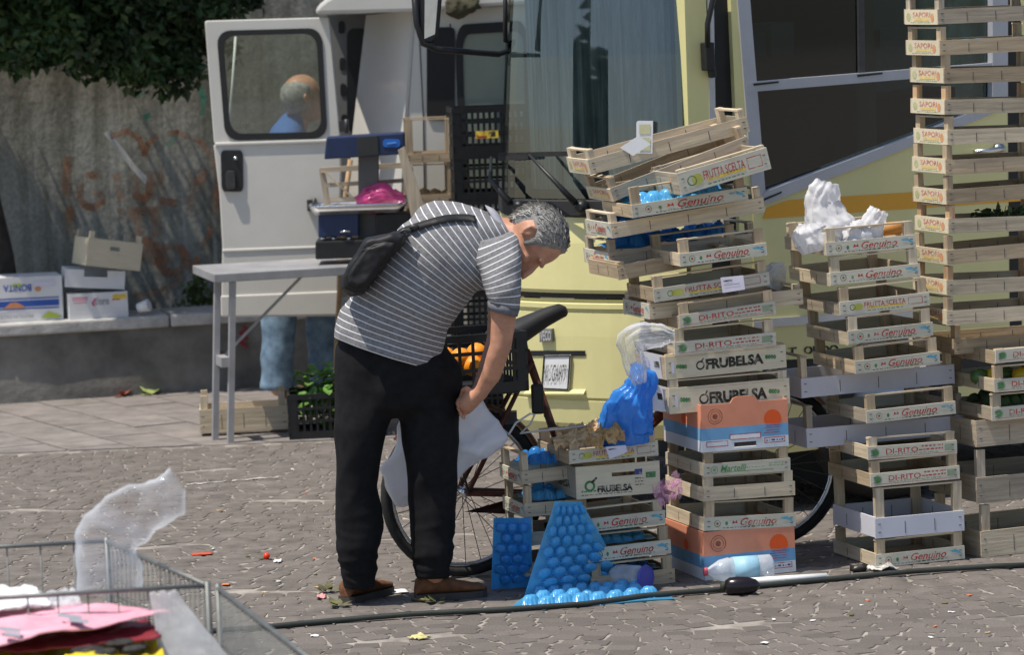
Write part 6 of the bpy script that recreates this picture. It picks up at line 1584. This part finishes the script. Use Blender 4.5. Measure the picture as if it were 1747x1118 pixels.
for k, (x, y, rz, lb) in enumerate(((558, 1012, .3, 'wilted leaf behind the left shoe'), (578, 1037, 1.2, 'small wilted leaf in front of the left shoe'), (742, 1030, 2.5, 'wilted stalk with leaf in front of the right shoe'), (208, 677, .2, 'reddish vegetable scraps by the low wall'), (258, 675, .2, 'pale green lettuce leaf by the low wall'))):
    b = MB(); rg = random.Random(k)
    for _ in range(7):
        a = rg.uniform(0, 6.3); d = V((math.cos(a), math.sin(a), rg.uniform(0, .7))); w = d.cross(V((0, 0, 1))).normalized(); L_ = rg.uniform(.025, .055) * (1.6 if y < 700 else 1); p = V((rg.gauss(0, .012), rg.gauss(0, .012), .006))
        b.add([p, p + d * L_ * .5 + w * L_ * .35, p + d * L_, p + d * L_ * .5 - w * L_ * .35], [(0, 1, 2), (0, 2, 3)], smooth=True)
    if k == 2: b.tube([V((0, 0, .008)), V((.05, .01, .012)), V((.11, 0, .006))], .006, 6)
    onground('wilted_leaf', b, [LFM, LFM, LFM, mat('reddish scrap', (.25, .06, .04), .7, .5, 20), mat('lettuce', (.3, .36, .12), .7, .3, 20)][k], lb, 'leaf', x, y, 0, rz)
b = MB(); rk = random.Random(5); pv = None
for k in range(31):
    c = G(318 + 5.2 * k, 828 - .42 * k + rk.uniform(-.8, .8)); w_ = .004 + .03 * max(0, noise.noise(V((k * .31, 2, 0))) + .25)
    cur = (c + V((0, -w_, .004)), c + V((0, w_ * rk.uniform(.6, 1.2), .004)))
    if pv and k not in (14, 15): b.add([pv[0], cur[0], cur[1], pv[1]], [(0, 1, 2, 3)])
    pv = cur
tag(b.build('lime_streak', mat('lime smear', (.5, .48, .45), .9, .15, 10)), 'long pale streak of spilled lime on the cobbles', 'stain', kind='stuff')
rl = random.Random(77)
for k in range(26):
    px_, py_ = (rl.uniform(330, 560), rl.uniform(800, 1060)) if k % 2 else (rl.uniform(1160, 1740), rl.uniform(1015, 1112))
    scrap(px_, py_, rl.uniform(.008, .022), rl.uniform(.01, .03), [WP, LFM, KR, mat('orange scrap', (.65, .2, .08), .6, .2, 10)][rl.choice((0, 0, 0, 1, 1, 2, 3))], 'tiny crumb of market litter scattered on the open cobbles', rl.uniform(0, 3), 'litter', k, .004)['group'] = 'tiny litter on the cobbles'
# hose across the square
hp = [(180, 1102), (370, 1084), (470, 1074), (560, 1066), (700, 1056), (860, 1046), (1000, 1036), (1100, 1024), (1250, 1010), (1420, 993), (1560, 982), (1700, 972), (1760, 969)]
o = MB().tube([G(x, y) + V((0, 0, .013 + .003 * math.sin(k * 2)) ) for k, (x, y) in enumerate(hp)], .0105, 10).build('hose', mat('dark green hose', (.03, .035, .03), .5, .2, 10)); tag(o, 'dark rubber hose stretched across the cobbles in front of everything', 'hose')
# vegetables in the tower's lower crates
for k in range(7):
    r_, w, d, h, bh, Rm = CR['E1']; p = r_.location + V((-.15 + .055 * k, -.1 + .02 * (k % 3), .05))
    m = mat('yellow pepper', (.75, .5, .03), .35, .1, 10) if k % 2 else mat('courgette', (.06, .12, .03), .4, .3, 12)
    tag(MB().ball((0, 0, 0), (.036, .03, .03), 12, jit=.3).build('vegetable', m), ['dark green courgette', 'yellow pepper'][k % 2] + f' in crates at right edge, {ORD6[k // 2]} of its kind', 'vegetable', 'vegetables in the right tower').location = p
liner('E0', 'green leafy lining in a lettered crate at the right edge', mat('leafy', (.05, .09, .03), .6, .4, 20), z=.05)
rgx = random.Random(3); r_ = CR['C3'][0].location
bb = leaf_cloud(160, lambda g: r_ + V((g.uniform(-.05, .15), g.uniform(-.1, .05), g.uniform(.05, .08))), .03, rgx)
tag(bb.build('wilted_greens', LEAF), 'dark wilted greens showing above a crate in the tall tower', 'greens')

# ================================================================ WIRE CAGE AND RUBBISH IN THE FOREGROUND
WIRE = mat('galvanised wire', (.16, .17, .165), .5, .2, 20, metal=.5)
zc = .8
cage = thing('wire_cage', 'grey wire mesh cage full of packaging in the near left corner', 'cage', V((-1.1, 9.8, 0)))
BLc, BRc, FRc, FLc = G(-160, 942, zc), G(182, 924, zc), G(354, 1000, zc), G(-160, 1030, zc)
def mesh_panel(a, b_, nb, r=.0024, zlo=.06, rows=5):
    MB().tube([a, b_], .0062, 8).build('top_rail', WIRE, cage)
    MB().tube([V((a.x, a.y, zlo)), V((b_.x, b_.y, zlo))], .0085, 8).build('bottom_rail', WIRE, cage)
    bm_ = MB()
    for k in range(nb + 1):
        p = a.lerp(b_, k / nb); bm_.tube([p, V((p.x, p.y, zlo))], r, 5)
    for k in range(1, rows): z_ = zlo + (zc - zlo) * k / rows; bm_.tube([V((a.x, a.y, z_)), V((b_.x, b_.y, z_))], r, 5)
    tag(bm_.build('mesh_wires', WIRE, cage), None, None, kind='stuff')
mesh_panel(BLc, BRc, 6); mesh_panel(BRc, FRc, 22); mesh_panel(FLc, FRc, 10)
for p in (BRc, FRc): MB().tube([p + V((0, 0, .012)), V((p.x, p.y, 0))], .009, 8).build('corner_post', WIRE, cage)
c2 = thing('wire_cage', 'second wire mesh cage in front, cut off by the bottom edge', 'cage', V((-.7, 9.0, 0)))
A2, B2 = G(372, 1004, zc), G(560, 1150, zc)
cage_, cage = cage, c2
mesh_panel(A2, B2, 36); MB().tube([A2 + V((0, 0, .012)), V((A2.x, A2.y, 0))], .009, 8).build('corner_post', WIRE, c2)
mesh_panel(V((A2.x - .75, A2.y - .05, zc - .12)), V((A2.x - .02, A2.y, zc - .12)), 12)
# clear bag standing in the cage
def R3(c, ax, dp, n=26): return ell(c, ax, V((0, -dp, 0)), n, 2.2)
YC = 9.95
def Q(px, py, dy=0.0): return P(px, py, YC + dy)
b = MB()
secs = [((136, 1012), (240, 1006)), ((134, 975), (240, 968)), ((132, 935), (236, 940)), ((133, 905), (238, 936)), ((150, 882), (252, 930)), ((180, 852), (278, 905)), ((220, 828), (298, 886)), ((262, 815), (312, 872)), ((292, 803), (318, 842))]
rows = [R3((Q(*a) + Q(*c)) / 2, (Q(*a) - Q(*c)) / 2, .075 - .006 * k, 40) for k, (a, c) in enumerate(secs)]
fine = []
for r0, r1 in zip(rows, rows[1:]):
    for t in range(5): fine.append([a.lerp(c, t / 5) for a, c in zip(r0, r1)])
fine.append(rows[-1])
cen = [sum(r, V()) / len(r) for r in fine]
fine = [[p + (p - c).normalized() * (.018 * noise.noise(p * 14) + .008 * noise.noise(p * 34)) for p in r] for r, c in zip(fine, cen)]
o = b.rings(fine, caps=False).build('clear_plastic_bag', film('glossy clear film', (.78, .82, .88), .9, .04, .16, 9)); tag(o, 'crumpled clear plastic bag sticking up out of the wire cage', 'plastic bag')
def sheet_px(name, quad, z, m, label, amp=.02, freq=6, seed=0, cat='packaging', n=26, zs=None):
    zs = zs or (z, z, z, z); q = [G(x, y, zz) for (x, y), zz in zip(quad, zs)]
    def fn(u, v):
        p = q[0].lerp(q[1], u).lerp(q[3].lerp(q[2], u), v); return p + V((0, 0, amp * noise.noise(V((u * freq, v * freq, seed))) + amp * .4 * noise.noise(V((u * freq * 3, v * freq * 3, seed)))))
    o = MB().sheet(fn, n, n).build(name, m); md = o.modifiers.new('thickness', 'SOLIDIFY'); md.thickness = .004; return tag(o, label, cat)
PINK = mat('pink tissue', (.72, .3, .38), .7, .12, 6, col2=(.78, .42, .5))
pk = sheet_px('pink_sheet', [(-60, 1050), (170, 1032), (296, 1046), (-60, 1112)], .74, PINK, 'pink printed wrapping sheet lying in the wire cage', .012, 4, 1)
for k, (x, y, w_) in enumerate(((100, 1047, 40), (118, 1055, 34), (0, 1070, 36), (8, 1079, 28))):
    MB().prism([G(x, y, .76), G(x + w_, y + w_ * .12, .76), G(x + w_ * .95, y + 6 + w_ * .12, .76), G(x - 2, y + 6, .76)], V((0, 0, .001))).build('faded_print', GREYT, pk)
sheet_px('white_sheet', [(-60, 1002), (60, 1006), (90, 1030), (-60, 1052)], .76, mat('white tissue', (.74, .74, .76), .7, .05, 6), 'white tissue sheet behind the pink sheet', .02, 4, 2)
sheet_px('clear_sheet', [(60, 1016), (128, 1008), (140, 1032), (70, 1036)], .75, CLF, 'clear film between white tissue and cage rail', .02, 5, 3)
sheet_px('dark_red_sheet', [(-60, 1096), (250, 1058), (276, 1088), (-60, 1125)], .70, mat('dark red wrap', (.2, .02, .03), .5, .3, 8), 'dark red wrapper under the pink sheet', .02, 4, 4)
ymat = mat('yellow black net', (.75, .58, .03), .5, .3, 6)
yb_ = sheet_px('yellow_sheet', [(-60, 1102), (250, 1074), (290, 1130), (-60, 1160)], .66, ymat, 'yellow wrapper with black blotches at the bottom left edge', .05, 4, 5)
for k, (x, y, w) in enumerate(((150, 1108, 26), (205, 1096, 22), (230, 1106, 18), (180, 1112, 16))):
    g = G(x, y, .72); b = MB().ball((0, 0, 0), (w / 600, .04, .003), 12, jit=.5); o = b.build('black_blotch', BLACKI, yb_); o.location = g
sheet_px('clear_sheet', [(255, 1012), (300, 1010), (395, 1128), (275, 1135)], .7, film('hazy film', (.75, .76, .78), .5, .25, .3, 8), 'hazy plastic film hanging inside the cage corner', .008, 5, 6, zs=(.8, .8, .62, .62))
